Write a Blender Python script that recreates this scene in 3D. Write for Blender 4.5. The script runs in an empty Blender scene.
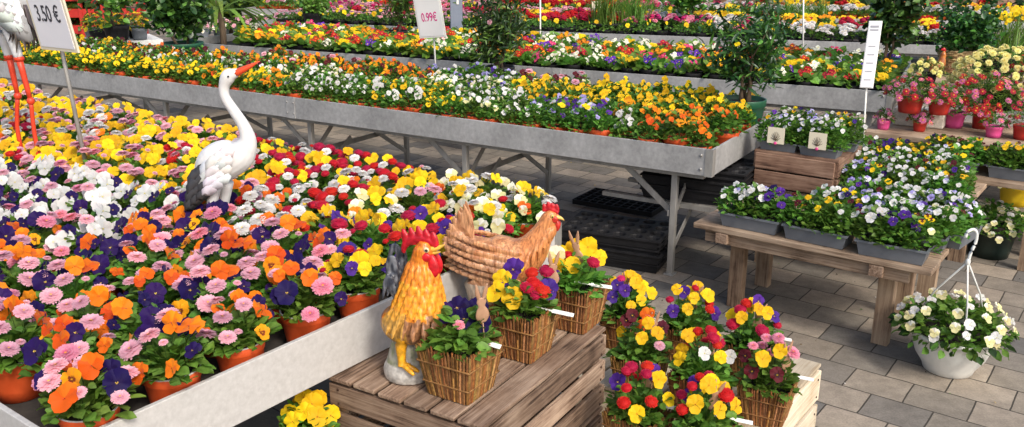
import bpy, math, random
import numpy as np
from mathutils import Vector, Matrix, noise as mnoise
PI = math.pi
rnd = random.Random(7)
C = bpy.context.scene.collection
cos, sin, rad = math.cos, math.sin, math.radians

# ------------------------------------------------------------------ camera
FPX, PITCH, CH = 880.0, math.atan(273.5/880.0), 1.5
def ray(px, py):
    u = (px-512)/FPX; v = -(py-213.5)/FPX
    return Vector((u, cos(PITCH)+v*sin(PITCH), -sin(PITCH)+v*cos(PITCH)))
def P(px, py, z):
    d = ray(px, py); t = (z-CH)/d.z
    return Vector((d.x*t, d.y*t, z))
def Q(px, py, d):                       # point at camera depth d
    r = ray(px, py)*d
    return Vector((r.x, r.y, r.z+CH))
def proj(p):
    dz = p[2]-CH
    d = p[1]*cos(PITCH)-dz*sin(PITCH); v = p[1]*sin(PITCH)+dz*cos(PITCH)
    return 512+FPX*p[0]/d, 213.5-FPX*v/d, d

# ------------------------------------------------------------------ object helpers
def tag(o, label=None, cat=None, group=None, kind=None):
    if label: o['label'] = label
    if cat: o['category'] = cat
    if group: o['group'] = group
    if kind: o['kind'] = kind
    return o
def thing(name, label, cat, loc=(0,0,0), rz=0, group=None):
    o = bpy.data.objects.new(name, None); C.objects.link(o)
    o.empty_display_size = .05
    o.location = loc; o.rotation_euler = (0,0,rz)
    return tag(o, label, cat, group)
def link(name, mesh, parent=None):
    o = bpy.data.objects.new(name, mesh); C.objects.link(o)
    if parent is not None: o.parent = parent
    return o
def dup(root, parent=None):
    c = root.copy(); C.objects.link(c)
    if parent is not None: c.parent = parent
    for ch in KIDS.get(root.name, []):
        k = dup(ch, c)
    return c
KIDS = {}
def reg(root):
    KIDS[root.name] = [o for o in root.children]
    for o in root.children: reg(o)

class MB:
    def __init__(s): s.V=[]; s.F=[]; s.K=[]; s.n=0; s.smooth=True
    def add(s, V, F, col=(1,1,1)):
        V = np.asarray(V, float); F = np.asarray(F, int)
        K = np.asarray(col, float)
        if K.ndim == 1: K = np.tile(K[:3], (len(V),1))
        s.V.append(V); s.F.append(F+s.n); s.K.append(K); s.n += len(V)
        return s
    def tpl(s, t, M=None, mul=None):
        V, F, K = t
        if M is not None:
            A = np.array(M)
            V = V@A[:3,:3].T + A[:3,3]
        if mul is not None: K = K*np.asarray(mul)
        return s.add(V, F, K)
    def mesh(s, name, mat, smooth=True):
        V = np.concatenate(s.V); F = np.concatenate(s.F); K = np.concatenate(s.K)
        m = bpy.data.meshes.new(name)
        m.vertices.add(len(V)); m.vertices.foreach_set('co', V.astype(np.float32).ravel())
        nf = len(F)
        m.loops.add(nf*4); m.loops.foreach_set('vertex_index', F.astype(np.int32).ravel())
        m.polygons.add(nf)
        m.polygons.foreach_set('loop_start', np.arange(0, nf*4, 4, dtype=np.int32))
        m.polygons.foreach_set('loop_total', np.full(nf, 4, dtype=np.int32))
        m.polygons.foreach_set('use_smooth', np.full(nf, smooth))
        a = m.color_attributes.new('col', 'FLOAT_COLOR', 'POINT')
        a.data.foreach_set('color', np.hstack([K, np.ones((len(K),1))]).astype(np.float32).ravel())
        m.materials.append(mat); m.update(calc_edges=True); m.validate()
        return m
    def obj(s, name, mat, parent=None, smooth=True, bevel=0):
        o = link(name, s.mesh(name, mat, smooth), parent)
        if bevel:
            b = o.modifiers.new('bevel', 'BEVEL'); b.width = bevel; b.segments = 2; b.limit_method = 'ANGLE'
        return o
def grid(nr, ns, closed=False):
    F = []
    for i in range(nr-1):
        for j in range(ns if closed else ns-1):
            a = i*ns+j; b = i*ns+(j+1) % ns
            F.append((a, b, b+ns, a+ns))
    return np.array(F)
BOXF = np.array([(0,1,3,2),(4,6,7,5),(0,4,5,1),(2,3,7,6),(0,2,6,4),(1,5,7,3)])
def box(mb, c, s, M=None, col=(1,1,1), taper=1.0):
    V = []
    for x in (-.5,.5):
        for y in (-.5,.5):
            for z in (-.5,.5):
                k = taper if z < 0 else 1
                V.append((x*s[0]*k, y*s[1]*k, z*s[2]))
    V = np.array(V)
    V = V+np.array(c) if M is None else (V+np.array(c))@np.array(M)[:3,:3].T+np.array(M)[:3,3]
    mb.add(V, BOXF, col)
def bar(mb, a, b, w, h, up=(0,0,1), col=(1,1,1)):
    a = Vector(a); b = Vector(b); d = b-a; L = d.length; d.normalize()
    u = Vector(up)
    if abs(d.dot(u)) > .98: u = Vector((1,0,0))
    sd = d.cross(u).normalized(); u2 = sd.cross(d)
    M = Matrix((d, sd, u2)).transposed().to_4x4(); M.translation = (a+b)/2
    box(mb, (0,0,0), (L, w, h), M, col)
def tube(mb, pts, rr, seg=8, col=(1,1,1), cols=None, cap=True, ref=None):
    pts = [Vector(p) for p in pts]
    if not hasattr(rr, '__len__'): rr = [rr]*len(pts)
    rr = [(r, r) if not hasattr(r, '__len__') else r for r in rr]
    if cap:
        pts = [pts[0]]+pts+[pts[-1]]; rr = [(rr[0][0]*.02, rr[0][1]*.02)]+rr+[(rr[-1][0]*.02, rr[-1][1]*.02)]
        if cols is not None: cols = [cols[0]]+list(cols)+[cols[-1]]
    n = len(pts); V = []
    pref = Vector(ref) if ref else None
    for i in range(n):
        a = pts[max(0,i-1)]; b = pts[min(n-1,i+1)]
        j = i
        if (b-a).length < 1e-9: b = pts[min(n-1,i+2)]
        if cap and i == 0: b = pts[2]
        if cap and i == n-1: a = pts[n-3]
        t = (b-a).normalized()
        r0 = pref if pref else Vector((0,0,1))
        if abs(t.dot(r0)) > .97: r0 = Vector((1,0,0)) if not ref else Vector((0,0,1))
        s1 = t.cross(r0).normalized(); s2 = s1.cross(t)
        for k in range(seg):
            th = 2*PI*k/seg
            V.append(pts[i]+s1*(cos(th)*rr[i][0])+s2*(sin(th)*rr[i][1]))
    K = col
    if cols is not None: K = np.repeat(np.array([c[:3] for c in cols], float), seg, axis=0)
    mb.add(np.array([tuple(v) for v in V]), grid(n, seg, True), K)
def catmull(pts, k=4):
    P_ = [np.array(p, float) for p in pts]; out = []
    for i in range(len(P_)-1):
        p0 = P_[max(i-1,0)]; p1 = P_[i]; p2 = P_[i+1]; p3 = P_[min(i+2,len(P_)-1)]
        for j in range(k):
            t = j/k
            out.append(.5*((2*p1)+(-p0+p2)*t+(2*p0-5*p1+4*p2-p3)*t*t+(-p0+3*p1-3*p2+p3)*t**3))
    out.append(P_[-1]); return out
def loft(mb, rows, seg=16, k=4, col=(1,1,1), ref=None):          # rows: (x,y,z,ra,rb)
    r = catmull(rows, k)
    tube(mb, [q[:3] for q in r], [(max(q[3],.0005), max(q[4],.0005)) for q in r], seg, col, ref=ref)
def lathe(mb, prof, seg=20, col=(1,1,1), cols=None, M=None, sq=0):
    V = []
    for r, z in prof:
        for k in range(seg):
            th = 2*PI*k/seg
            V.append((r*cos(th), r*sin(th), z))
    V = np.array(V)
    if M is not None: V = V@np.array(M)[:3,:3].T+np.array(M)[:3,3]
    K = col if cols is None else np.repeat(np.array(cols, float), seg, axis=0)
    mb.add(V, grid(len(prof), seg, True)[:, ::-1], K)
def ellipsoid(mb, c, r, M3=None, seg=10, rings=7, col=(1,1,1)):
    V = []
    for i in range(rings):
        ph = -PI/2+PI*(i+.02)/(rings-1+.04)
        for k in range(seg):
            th = 2*PI*k/seg
            V.append((cos(ph)*cos(th)*r[0], cos(ph)*sin(th)*r[1], sin(ph)*r[2]))
    V = np.array(V)
    if M3 is not None: V = V@np.array(M3)[:3,:3].T
    mb.add(V+np.array(c), grid(rings, seg, True), col)
def frame(n, roll=0, s=1, t=(0,0,0)):                            # matrix whose Z is n
    n = Vector(n).normalized(); u = Vector((0,0,1))
    if abs(n.z) > .97: u = Vector((0,1,0))
    x = u.cross(n).normalized(); y = n.cross(x)
    M = Matrix((x, y, n)).transposed()@Matrix.Rotation(roll, 3, 'Z')
    M = (M*s).to_4x4(); M.translation = t
    return M

# ------------------------------------------------------------------ materials
def newmat(name):
    m = bpy.data.materials.new(name); m.use_nodes = True
    nt = m.node_tree; b = nt.nodes['Principled BSDF']; return m, nt, b
def N(nt, t, **kw):
    n = nt.nodes.new(t)
    for k, v in kw.items(): setattr(n, k, v)
    return n
def attr_mat(name, rough=.5, trans=.0, noise_s=60, noise_a=.25, hue=.012, val=.2, spec=.5, sheen=0, bump=0):
    m, nt, b = newmat(name); L = nt.links.new
    at = N(nt, 'ShaderNodeAttribute', attribute_name='col')
    oi = N(nt, 'ShaderNodeObjectInfo')
    hs = N(nt, 'ShaderNodeHueSaturation')
    mh = N(nt, 'ShaderNodeMapRange'); mh.inputs[3].default_value = .5-hue; mh.inputs[4].default_value = .5+hue
    mv = N(nt, 'ShaderNodeMapRange'); mv.inputs[3].default_value = 1-val; mv.inputs[4].default_value = 1+val*.6
    L(oi.outputs['Random'], mh.inputs[0]); L(mh.outputs[0], hs.inputs['Hue'])
    L(at.outputs['Color'], hs.inputs['Color'])
    tc = N(nt, 'ShaderNodeTexCoord'); no = N(nt, 'ShaderNodeTexNoise'); no.inputs['Scale'].default_value = noise_s
    L(tc.outputs['Object'], no.inputs['Vector'])
    m2 = N(nt, 'ShaderNodeMapRange'); m2.inputs[1].default_value=.3; m2.inputs[2].default_value=.7
    m2.inputs[3].default_value = 1-noise_a; m2.inputs[4].default_value = 1+noise_a*.5
    L(no.outputs[0], m2.inputs[0])
    mu = N(nt, 'ShaderNodeMath', operation='MULTIPLY'); L(m2.outputs[0], mu.inputs[0]); L(mv.outputs[0], mu.inputs[1])
    L(oi.outputs['Random'], mv.inputs[0]); L(mu.outputs[0], hs.inputs['Value'])
    L(hs.outputs[0], b.inputs['Base Color'])
    b.inputs['Roughness'].default_value = rough
    b.inputs['Specular IOR Level'].default_value = spec
    if sheen: b.inputs['Sheen Weight'].default_value = sheen
    if bump:
        bp = N(nt, 'ShaderNodeBump'); bp.inputs['Strength'].default_value = bump; bp.inputs['Distance'].default_value = .002
        L(no.outputs[0], bp.inputs['Height']); L(bp.outputs[0], b.inputs['Normal'])
    if trans:
        tr = N(nt, 'ShaderNodeBsdfTranslucent'); L(hs.outputs[0], tr.inputs['Color'])
        mx = N(nt, 'ShaderNodeMixShader'); mx.inputs[0].default_value = trans
        L(b.outputs[0], mx.inputs[1]); L(tr.outputs[0], mx.inputs[2])
        L(mx.outputs[0], nt.nodes['Material Output'].inputs['Surface'])
    return m
def noise_mat(name, c1, c2, scale=8, rough=.6, bump=.2, stretch=(1,1,1), metal=0, detail=6, dist=.004, rvar=0, spec=.5):
    m, nt, b = newmat(name); L = nt.links.new
    tc = N(nt, 'ShaderNodeTexCoord'); mp = N(nt, 'ShaderNodeMapping'); mp.inputs['Scale'].default_value = stretch
    L(tc.outputs['Object'], mp.inputs['Vector'])
    no = N(nt, 'ShaderNodeTexNoise'); no.inputs['Scale'].default_value = scale; no.inputs['Detail'].default_value = detail
    no.inputs['Roughness'].default_value = .65
    L(mp.outputs[0], no.inputs['Vector'])
    cr = N(nt, 'ShaderNodeValToRGB'); cr.color_ramp.elements[0].position = .32; cr.color_ramp.elements[1].position = .68
    cr.color_ramp.elements[0].color = (*c1,1); cr.color_ramp.elements[1].color = (*c2,1)
    L(no.outputs[0], cr.inputs[0]); L(cr.outputs[0], b.inputs['Base Color'])
    b.inputs['Roughness'].default_value = rough; b.inputs['Metallic'].default_value = metal
    b.inputs['Specular IOR Level'].default_value = spec
    if bump:
        bp = N(nt, 'ShaderNodeBump'); bp.inputs['Strength'].default_value = bump; bp.inputs['Distance'].default_value = dist
        L(no.outputs[0], bp.inputs['Height']); L(bp.outputs[0], b.inputs['Normal'])
    if rvar:
        mr = N(nt, 'ShaderNodeMapRange'); mr.inputs[3].default_value = rough-rvar; mr.inputs[4].default_value = rough+rvar
        L(no.outputs[0], mr.inputs[0]); L(mr.outputs[0], b.inputs['Roughness'])
    return m
def wood_mat(name, c1, c2, c3, axis=0, scale=1):
    m, nt, b = newmat(name); L = nt.links.new
    tc = N(nt, 'ShaderNodeTexCoord'); mp = N(nt, 'ShaderNodeMapping')
    at = N(nt, 'ShaderNodeAttribute', attribute_name='col')
    ad = N(nt, 'ShaderNodeVectorMath', operation='ADD'); mu = N(nt, 'ShaderNodeVectorMath', operation='SCALE'); mu.inputs['Scale'].default_value = 7
    L(at.outputs['Color'], mu.inputs[0]); L(tc.outputs['Object'], ad.inputs[0]); L(mu.outputs[0], ad.inputs[1])
    st = [52*scale]*3; st[axis] = 2.2*scale
    mp.inputs['Scale'].default_value = st; L(ad.outputs[0], mp.inputs['Vector'])
    no = N(nt, 'ShaderNodeTexNoise'); no.inputs['Scale'].default_value = 2.2; no.inputs['Detail'].default_value = 9; no.inputs['Roughness'].default_value = .7
    L(mp.outputs[0], no.inputs['Vector'])
    n2 = N(nt, 'ShaderNodeTexNoise'); n2.inputs['Scale'].default_value = 7; n2.inputs['Detail'].default_value = 5
    L(ad.outputs[0], n2.inputs['Vector'])
    mxn = N(nt, 'ShaderNodeMath', operation='MULTIPLY_ADD'); mxn.inputs[1].default_value = .6
    sb = N(nt, 'ShaderNodeMath', operation='MULTIPLY'); sb.inputs[1].default_value = .45
    L(n2.outputs[0], sb.inputs[0]); L(no.outputs[0], mxn.inputs[0]); L(sb.outputs[0], mxn.inputs[2])
    cr = N(nt, 'ShaderNodeValToRGB'); e = cr.color_ramp.elements
    e[0].position = .40; e[0].color = (*c1,1); e[1].position = .64; e[1].color = (*c3,1)
    k = e.new(.5); k.color = (*c2,1)
    L(mxn.outputs[0], cr.inputs[0])
    hs = N(nt, 'ShaderNodeHueSaturation'); L(cr.outputs[0], hs.inputs['Color'])
    sp = N(nt, 'ShaderNodeSeparateColor'); L(at.outputs['Color'], sp.inputs[0])
    mr = N(nt, 'ShaderNodeMapRange'); mr.inputs[3].default_value = .72; mr.inputs[4].default_value = 1.2
    L(sp.outputs[0], mr.inputs[0]); L(mr.outputs[0], hs.inputs['Value'])
    L(hs.outputs[0], b.inputs['Base Color']); b.inputs['Roughness'].default_value = .8
    b.inputs['Specular IOR Level'].default_value = .25
    bp = N(nt, 'ShaderNodeBump'); bp.inputs['Strength'].default_value = .55; bp.inputs['Distance'].default_value = .003
    L(no.outputs[0], bp.inputs['Height']); L(bp.outputs[0], b.inputs['Normal'])
    return m
def plain(name, c, rough=.5, metal=0, spec=.5):
    m, nt, b = newmat(name); b.inputs['Base Color'].default_value = (*c,1)
    b.inputs['Roughness'].default_value = rough; b.inputs['Metallic'].default_value = metal; b.inputs['Specular IOR Level'].default_value = spec
    return m

M_LEAF = attr_mat('leaf', .5, .42, 70, .35, .016, .25, .35)
M_PETAL = attr_mat('petal', .62, .28, 110, .22, .013, .22, .2, sheen=.1)
M_PETALV = attr_mat('petal_shiny', .5, .25, 140, .1, .006, .1, .3)
M_DARKLEAF = attr_mat('shrub_leaf', .38, .2, 40, .4, .02, .2, .5)
M_BARK = noise_mat('bark', (.05,.035,.02), (.16,.11,.07), 40, .9, .6, (1,1,.2))
M_TERRA = noise_mat('terracotta_plastic', (.54,.07,.015), (.64,.10,.024), 30, .5, .06, spec=.4)
M_SOIL = noise_mat('soil', (.012,.009,.007), (.05,.035,.025), 160, .95, .9, dist=.006)
M_TRAYFLOOR = noise_mat('tray_floor', (.014,.012,.011), (.04,.033,.028), 25, .9, .4)
def stain(m, sc=2.5, amt=.25):
    nt = m.node_tree; b = nt.nodes['Principled BSDF']; L = nt.links.new; src = b.inputs['Base Color'].links[0].from_socket
    tc = N(nt, 'ShaderNodeTexCoord'); n = N(nt, 'ShaderNodeTexNoise'); n.inputs['Scale'].default_value = sc; n.inputs['Detail'].default_value = 12; n.inputs['Roughness'].default_value = .72
    L(tc.outputs['Object'], n.inputs['Vector'])
    mr = N(nt, 'ShaderNodeMapRange'); mr.inputs[1].default_value = .35; mr.inputs[2].default_value = .62; mr.inputs[3].default_value = 1-amt; mr.inputs[4].default_value = 1.05; L(n.outputs[0], mr.inputs[0])
    v = N(nt, 'ShaderNodeVectorMath', operation='SCALE'); L(src, v.inputs[0]); L(mr.outputs[0], v.inputs['Scale']); L(v.outputs[0], b.inputs['Base Color'])
    return m
M_GALV = noise_mat('galvanised_sheet', (.36,.36,.355), (.50,.50,.49), 45, .5, .12, (1,1,1), .28, 9, .001, .1)
stain(M_GALV, 3.5, .32)
M_GALVL = noise_mat('pale_metal_sheet', (.44,.43,.41), (.56,.55,.53), 60, .55, .15, (1,1,1), .1, 10, .001, .1)
M_STEEL = noise_mat('steel_leg', (.30,.29,.27), (.46,.45,.42), 25, .45, .15, (1,1,.3), .5, 8, .001, .1)
M_WOODOLD = wood_mat('weathered_wood', (.05,.03,.02), (.20,.13,.088), (.37,.27,.19), 0)
M_WOODOLDY = wood_mat('weathered_wood_y', (.05,.03,.02), (.20,.13,.088), (.39,.285,.205), 1)
M_WOODDARK = wood_mat('dark_brown_wood', (.05,.028,.02), (.16,.09,.06), (.28,.18,.125), 0)
M_WOODDARKY = wood_mat('dark_brown_wood_y', (.05,.028,.02), (.16,.09,.06), (.28,.18,.125), 1)
M_BENCH = wood_mat('bench_wood', (.10,.065,.042), (.29,.205,.14), (.44,.335,.24), 0)
M_BENCHV = wood_mat('bench_leg_wood', (.10,.06,.04), (.28,.19,.125), (.42,.31,.21), 2)
M_PALEWOOD = wood_mat('pale_new_wood', (.42,.32,.20), (.53,.45,.33), (.70,.60,.45), 1)
M_STRAW = attr_mat('straw', .7, 0, 120, .4, .01, .1, .3, bump=.3)
M_BLACKPL = noise_mat('black_plastic', (.012,.012,.013), (.022,.022,.024), 30, .5, .08, spec=.15)
M_GREYPL = noise_mat('grey_plastic', (.115,.13,.15), (.15,.165,.185), 14, .45, .05)
M_WHITEPL = noise_mat('white_plastic', (.62,.63,.60), (.74,.74,.70), 12, .45, .05)
M_GREENPL = noise_mat('dark_green_plastic', (.01,.07,.035), (.02,.10,.05), 12, .4, .05)
M_DKGREENPL = noise_mat('black_green_plastic', (.006,.016,.012), (.012,.025,.02), 12, .4, .05)
M_YELLOWPL = noise_mat('yellow_plastic', (.75,.50,.01), (.85,.6,.02), 12, .4, .05)
M_REDPL = noise_mat('red_plastic', (.38,.02,.015), (.50,.03,.02), 12, .35, .05)
M_PINKPL = noise_mat('pink_plastic', (.60,.06,.22), (.72,.09,.30), 12, .35, .05)
M_WHITE = noise_mat('white_paint', (.74,.73,.68), (.82,.81,.77), 8, .5, .03)
M_SIGN = noise_mat('sign_card', (.72,.72,.76), (.78,.78,.81), 3, .35, 0)
M_SIGNW = noise_mat('white_sign_card', (.78,.77,.76), (.84,.83,.82), 3, .35, 0)
M_CREAM = plain('cream_frame', (.72,.66,.50), .5)
M_INK = plain('black_ink', (.03,.03,.04), .5)
M_MAGINK = plain('magenta_ink', (.62,.03,.22), .5)
M_GREYINK = plain('grey_ink', (.35,.35,.38), .5)
M_CERAMIC = attr_mat('glazed_ceramic', .33, 0, 90, .38, 0, 0, .45, bump=.35)
M_FEATHER = attr_mat('glazed_feathers', .34, 0, 90, .45, 0, 0, .45, bump=.8)
for n_ in M_FEATHER.node_tree.nodes:
    if n_.type == 'TEX_COORD':
        mp_ = M_FEATHER.node_tree.nodes.new('ShaderNodeMapping'); mp_.inputs['Scale'].default_value = (2.2,2.2,.35)
        for l_ in list(M_FEATHER.node_tree.links):
            if l_.from_node == n_: t_ = l_.to_socket; M_FEATHER.node_tree.links.new(mp_.outputs[0], t_)
        M_FEATHER.node_tree.links.new(n_.outputs['Object'], mp_.inputs[0]); break
M_STORK = attr_mat('painted_metal_bird', .42, 0, 60, .08, 0, 0, .4)
M_PILLAR = noise_mat('blue_grey_paint', (.16,.19,.25), (.22,.25,.31), 6, .5, .05)
M_CONC = noise_mat('stone_block', (.42,.38,.32), (.66,.60,.52), 50, .85, .8)
M_WICKER = attr_mat('wicker', .7, 0, 90, .35, 0, 0, .3, bump=.4)

# paving: rectangular concrete pavers, brick bond, in the market's own direction
def pavers():
    m, nt, b = newmat('concrete_pavers'); L = nt.links.new
    tc = N(nt, 'ShaderNodeTexCoord'); mp = N(nt, 'ShaderNodeMapping'); mp.inputs['Rotation'].default_value = (0,0,rad(37.4))
    off = N(nt, 'ShaderNodeMapping'); off.inputs['Location'].default_value = (.06,.045,0)
    L(tc.outputs['Object'], mp.inputs['Vector']); L(mp.outputs[0], off.inputs['Vector'])
    # slight waviness of the joints
    wn = N(nt, 'ShaderNodeTexNoise'); wn.inputs['Scale'].default_value = 5; wn.inputs['Detail'].default_value = 3
    L(off.outputs[0], wn.inputs['Vector'])
    ws = N(nt, 'ShaderNodeVectorMath', operation='SCALE'); ws.inputs['Scale'].default_value = .012
    wa = N(nt, 'ShaderNodeVectorMath', operation='ADD'); L(wn.outputs['Color'], ws.inputs[0]); L(off.outputs[0], wa.inputs[0]); L(ws.outputs[0], wa.inputs[1])
    def brick(c1, c2, mort, ms):
        br = N(nt, 'ShaderNodeTexBrick'); br.offset = .5; br.offset_frequency = 2
        br.inputs['Scale'].default_value = 1; br.inputs['Brick Width'].default_value = .2; br.inputs['Row Height'].default_value = .165
        br.inputs['Mortar Size'].default_value = ms; br.inputs['Mortar Smooth'].default_value = .25
        br.inputs['Color1'].default_value = c1; br.inputs['Color2'].default_value = c2; br.inputs['Mortar'].default_value = mort
        L(wa.outputs[0], br.inputs['Vector']); return br
    b1 = brick((0,0,0,1), (1,1,1,1), (.5,.5,.5,1), .003)
    cr = N(nt, 'ShaderNodeValToRGB'); cr.color_ramp.interpolation = 'LINEAR'
    e = cr.color_ramp.elements; e[0].position = 0; e[0].color = (.14,.133,.122,1); e[1].position = 1; e[1].color = (.36,.305,.24,1)
    for p_, c_ in ((.25,(.19,.173,.15,1)),(.45,(.25,.218,.175,1)),(.7,(.31,.262,.205,1))):
        k = e.new(p_); k.color = c_
    L(b1.outputs['Color'], cr.inputs[0])
    # large patches: lighter trodden parts, plus fine grit
    n1 = N(nt, 'ShaderNodeTexNoise'); n1.inputs['Scale'].default_value = 1.6; n1.inputs['Detail'].default_value = 6
    n2 = N(nt, 'ShaderNodeTexNoise'); n2.inputs['Scale'].default_value = 160; n2.inputs['Detail'].default_value = 4
    n3 = N(nt, 'ShaderNodeTexNoise'); n3.inputs['Scale'].default_value = 18; n3.inputs['Detail'].default_value = 8; n3.inputs['Roughness'].default_value = .7
    for n in (n1,n2,n3): L(tc.outputs['Object'], n.inputs['Vector'])
    def mulc(src, fac, lo, hi):
        mr = N(nt, 'ShaderNodeMapRange'); mr.inputs[1].default_value=.3; mr.inputs[2].default_value=.7; mr.inputs[3].default_value = lo; mr.inputs[4].default_value = hi
        L(fac, mr.inputs[0]); v = N(nt, 'ShaderNodeVectorMath', operation='SCALE'); L(src, v.inputs[0]); L(mr.outputs[0], v.inputs['Scale']); return v.outputs[0]
    c = mulc(cr.outputs[0], n1.outputs[0], .68, 1.15); c = mulc(c, n2.outputs[0], .84, 1.12); c = mulc(c, n3.outputs[0], .72, 1.16)
    mx = N(nt, 'ShaderNodeMix', data_type='RGBA'); L(b1.outputs['Fac'], mx.inputs['Factor']); L(c, mx.inputs['A']); mx.inputs['B'].default_value = (.052,.045,.036,1)
    L(mx.outputs['Result'], b.inputs['Base Color']); b.inputs['Roughness'].default_value = .82; b.inputs['Specular IOR Level'].default_value = .3
    hh = N(nt, 'ShaderNodeMath', operation='MULTIPLY_ADD'); hh.inputs[1].default_value = -1
    nh = N(nt, 'ShaderNodeMath', operation='MULTIPLY'); nh.inputs[1].default_value = .35; L(n2.outputs[0], nh.inputs[0])
    L(b1.outputs['Fac'], hh.inputs[0]); L(nh.outputs[0], hh.inputs[2])
    bp = N(nt, 'ShaderNodeBump'); bp.inputs['Strength'].default_value = .6; bp.inputs['Distance'].default_value = .006
    L(hh.outputs[0], bp.inputs['Height']); L(bp.outputs[0], b.inputs['Normal'])
    return m
mb = MB(); mb.add([(-60,-20,0),(60,-20,0),(60,120,0),(-60,120,0)], [(0,1,2,3)])
tag(mb.obj('pavement', pavers()), kind='structure')

# ------------------------------------------------------------------ flower and leaf templates
ORANGE=(.80,.145,.004); YELLOW=(.88,.56,.008); VIOLET=(.017,.003,.085); MAROON=(.10,.006,.015); WHITE=(.72,.72,.69)
CREAM=(.76,.72,.36); RED=(.52,.006,.03); PINK=(.82,.22,.34); LILAC=(.38,.35,.68); PURPLE=(.08,.022,.27); MAGENTA=(.60,.02,.16)
DKBLUE=(.03,.02,.20); PALEPINK=(.86,.50,.55)
LEAFY=(.15,.31,.045); LEAFM=(.11,.25,.04); LEAFD=(.03,.085,.022); LEAFB=(.22,.40,.07)
def jit(c, r, a=.12):
    k = 1+r.uniform(-a, a)
    return tuple(min(1, max(0, x*k*(1+r.uniform(-a*.4, a*.4)))) for x in c)
def pansy(col, blotch=None, eye=(.9,.6,.02), seed=0, lod=0, upper=None):
    r = random.Random(seed*13+5); mb = MB()
    rs = [.04,.09,.13,.36,.47,.76,1.0] if lod == 0 else ([.06,.15,.40,1.0] if lod == 1 else [.1,1.0])
    ns = 7 if lod == 0 else (4 if lod == 1 else 3)
    # (direction deg, half width deg, length, z offset)
    pet = [(62,50,.95,-.10),(118,50,.95,-.07),(8,48,.86,0),(172,48,.86,.03),(270,62,.92,.07)]
    for pi, (a, hw, L_, zo) in enumerate(pet):
        a = rad(a+r.uniform(-6,6)); hw = rad(hw*(1.0+r.uniform(-.05,.08))); L_ *= r.uniform(.93,1.06)
        ph = r.uniform(0,6); cup = r.uniform(-.16,.28); base = jit(upper if (upper and pi < 2) else col, r, .07)
        V=[]; K=[]
        for q in rs:
            for j in range(ns):
                s = -1+2*j/(ns-1)
                rho = L_*q*(1-.30*abs(s)**2.6)*(1-.03*math.cos(s*9) if lod == 0 else 1)
                th = a+s*hw*(.75+.25*q)
                z = zo*(.3+.7*q)+cup*q*q-.14*q**3*abs(s)+(.085*q*q*sin(ph+s*5)+.04*q**4*sin(ph*2+s*11) if lod == 0 else .05*q*q*sin(ph+s*4))
                V.append((rho*cos(th), rho*sin(th), z))
                if q <= (.10 if lod == 0 else .07) and pi >= 2: K.append(eye)
                elif blotch is not None and q <= .37 and pi >= 2: K.append(blotch)
                elif blotch is not None and q <= .14: K.append(blotch)
                else:
                    f = .88+.16*q
                    K.append(tuple(min(1, x*f) for x in base))
        mb.add(V, grid(len(rs), ns), K)
    if lod == 0: ellipsoid(mb, (0,-.05,.07), (.05,.04,.05), seg=6, rings=4, col=eye)
    return tuple(np.concatenate(x) for x in (mb.V, mb.F, mb.K))
def daisy(col, tip, eye=(.85,.5,.02), seed=0, lod=0, pom=False):
    r = random.Random(seed*7+1); mb = MB()
    if pom: lay = [(-30,.97,30,-.02),(-8,1.0,30,.04),(14,1.0,28,.1),(36,.95,24,.15),(56,.88,18,.2),(76,.8,10,.22)]
    else: lay = [(2,1.0,36,0),(9,.97,34,.03),(20,.88,30,.05),(33,.75,24,.07),(50,.55,16,.1)]
    if lod: lay = [(a, l, max(5, n//3), z) for a, l, n, z in (lay[::2] if lod == 1 else lay[:3:2])]
    for el, L_, n, z0 in lay:
        for k in range(n):
            th = 2*PI*(k+r.random()*.6)/n; e = rad(el+r.uniform(-7,7)); l = L_*r.uniform(.9,1.05)
            w = PI*l/n*(1.0 if lod == 0 else 1.1); ca, sa = cos(th), sin(th)
            pts = [(.16,.35),(.6,1.0),(.9,.95),(1.0,.45)] if lod == 0 else [(.1,.3),(.75,1.0),(1.0,.6)]
            V=[]; K=[]
            for q, ww in pts:
                rr = l*(q*cos(e) if not pom else math.sin(min(1.5,q*1.5))*cos(e)*.98)
                zz = z0+l*q*sin(e)*(.9 if not pom else .75)-(.10*q*q if not pom else .05*q)
                f = q**1.5
                c = tuple(col[i]*(1-f)+tip[i]*f for i in range(3)); c = jit(c, r, .05)
                for sg in (-1,1):
                    V.append((rr*ca-sg*w*ww*sa, rr*sa+sg*w*ww*ca, zz)); K.append(c)
            mb.add(V, grid(len(pts), 2), K)
    if eye: ellipsoid(mb, (0,0,.12 if not pom else .3), (.2,.2,.12), seg=8 if not lod else 5, rings=4, col=eye)
    else: ellipsoid(mb, (0,0,.12), (.86,.86,.62), seg=14 if not lod else 6, rings=7 if not lod else 5, col=col)
    return tuple(np.concatenate(x) for x in (mb.V, mb.F, mb.K))
def single_daisy(col, tip, seed=0):
    r = random.Random(seed+90); mb = MB(); n = 13
    for k in range(n):
        th = 2*PI*(k+r.random()*.4)/n; w = .26; ca, sa = cos(th), sin(th); dz = r.uniform(-.1,.12); V = []; K = []
        for q, ww in ((.15,.4),(.6,1),(.92,.8),(1.02,.3)):
            c = jit(tuple(col[i]*(1-q*q)+tip[i]*q*q for i in range(3)), r, .06)
            for sg in (-1,1): V.append((q*ca-sg*w*.5*ww*sa, q*sa+sg*w*.5*ww*ca, .08-.1*q*q+dz*q)); K.append(c)
        mb.add(V, grid(4,2), K)
    ellipsoid(mb, (0,0,.09), (.26,.26,.12), seg=8, rings=4, col=(.80,.48,.04))
    return tuple(np.concatenate(x) for x in (mb.V, mb.F, mb.K))
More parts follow.
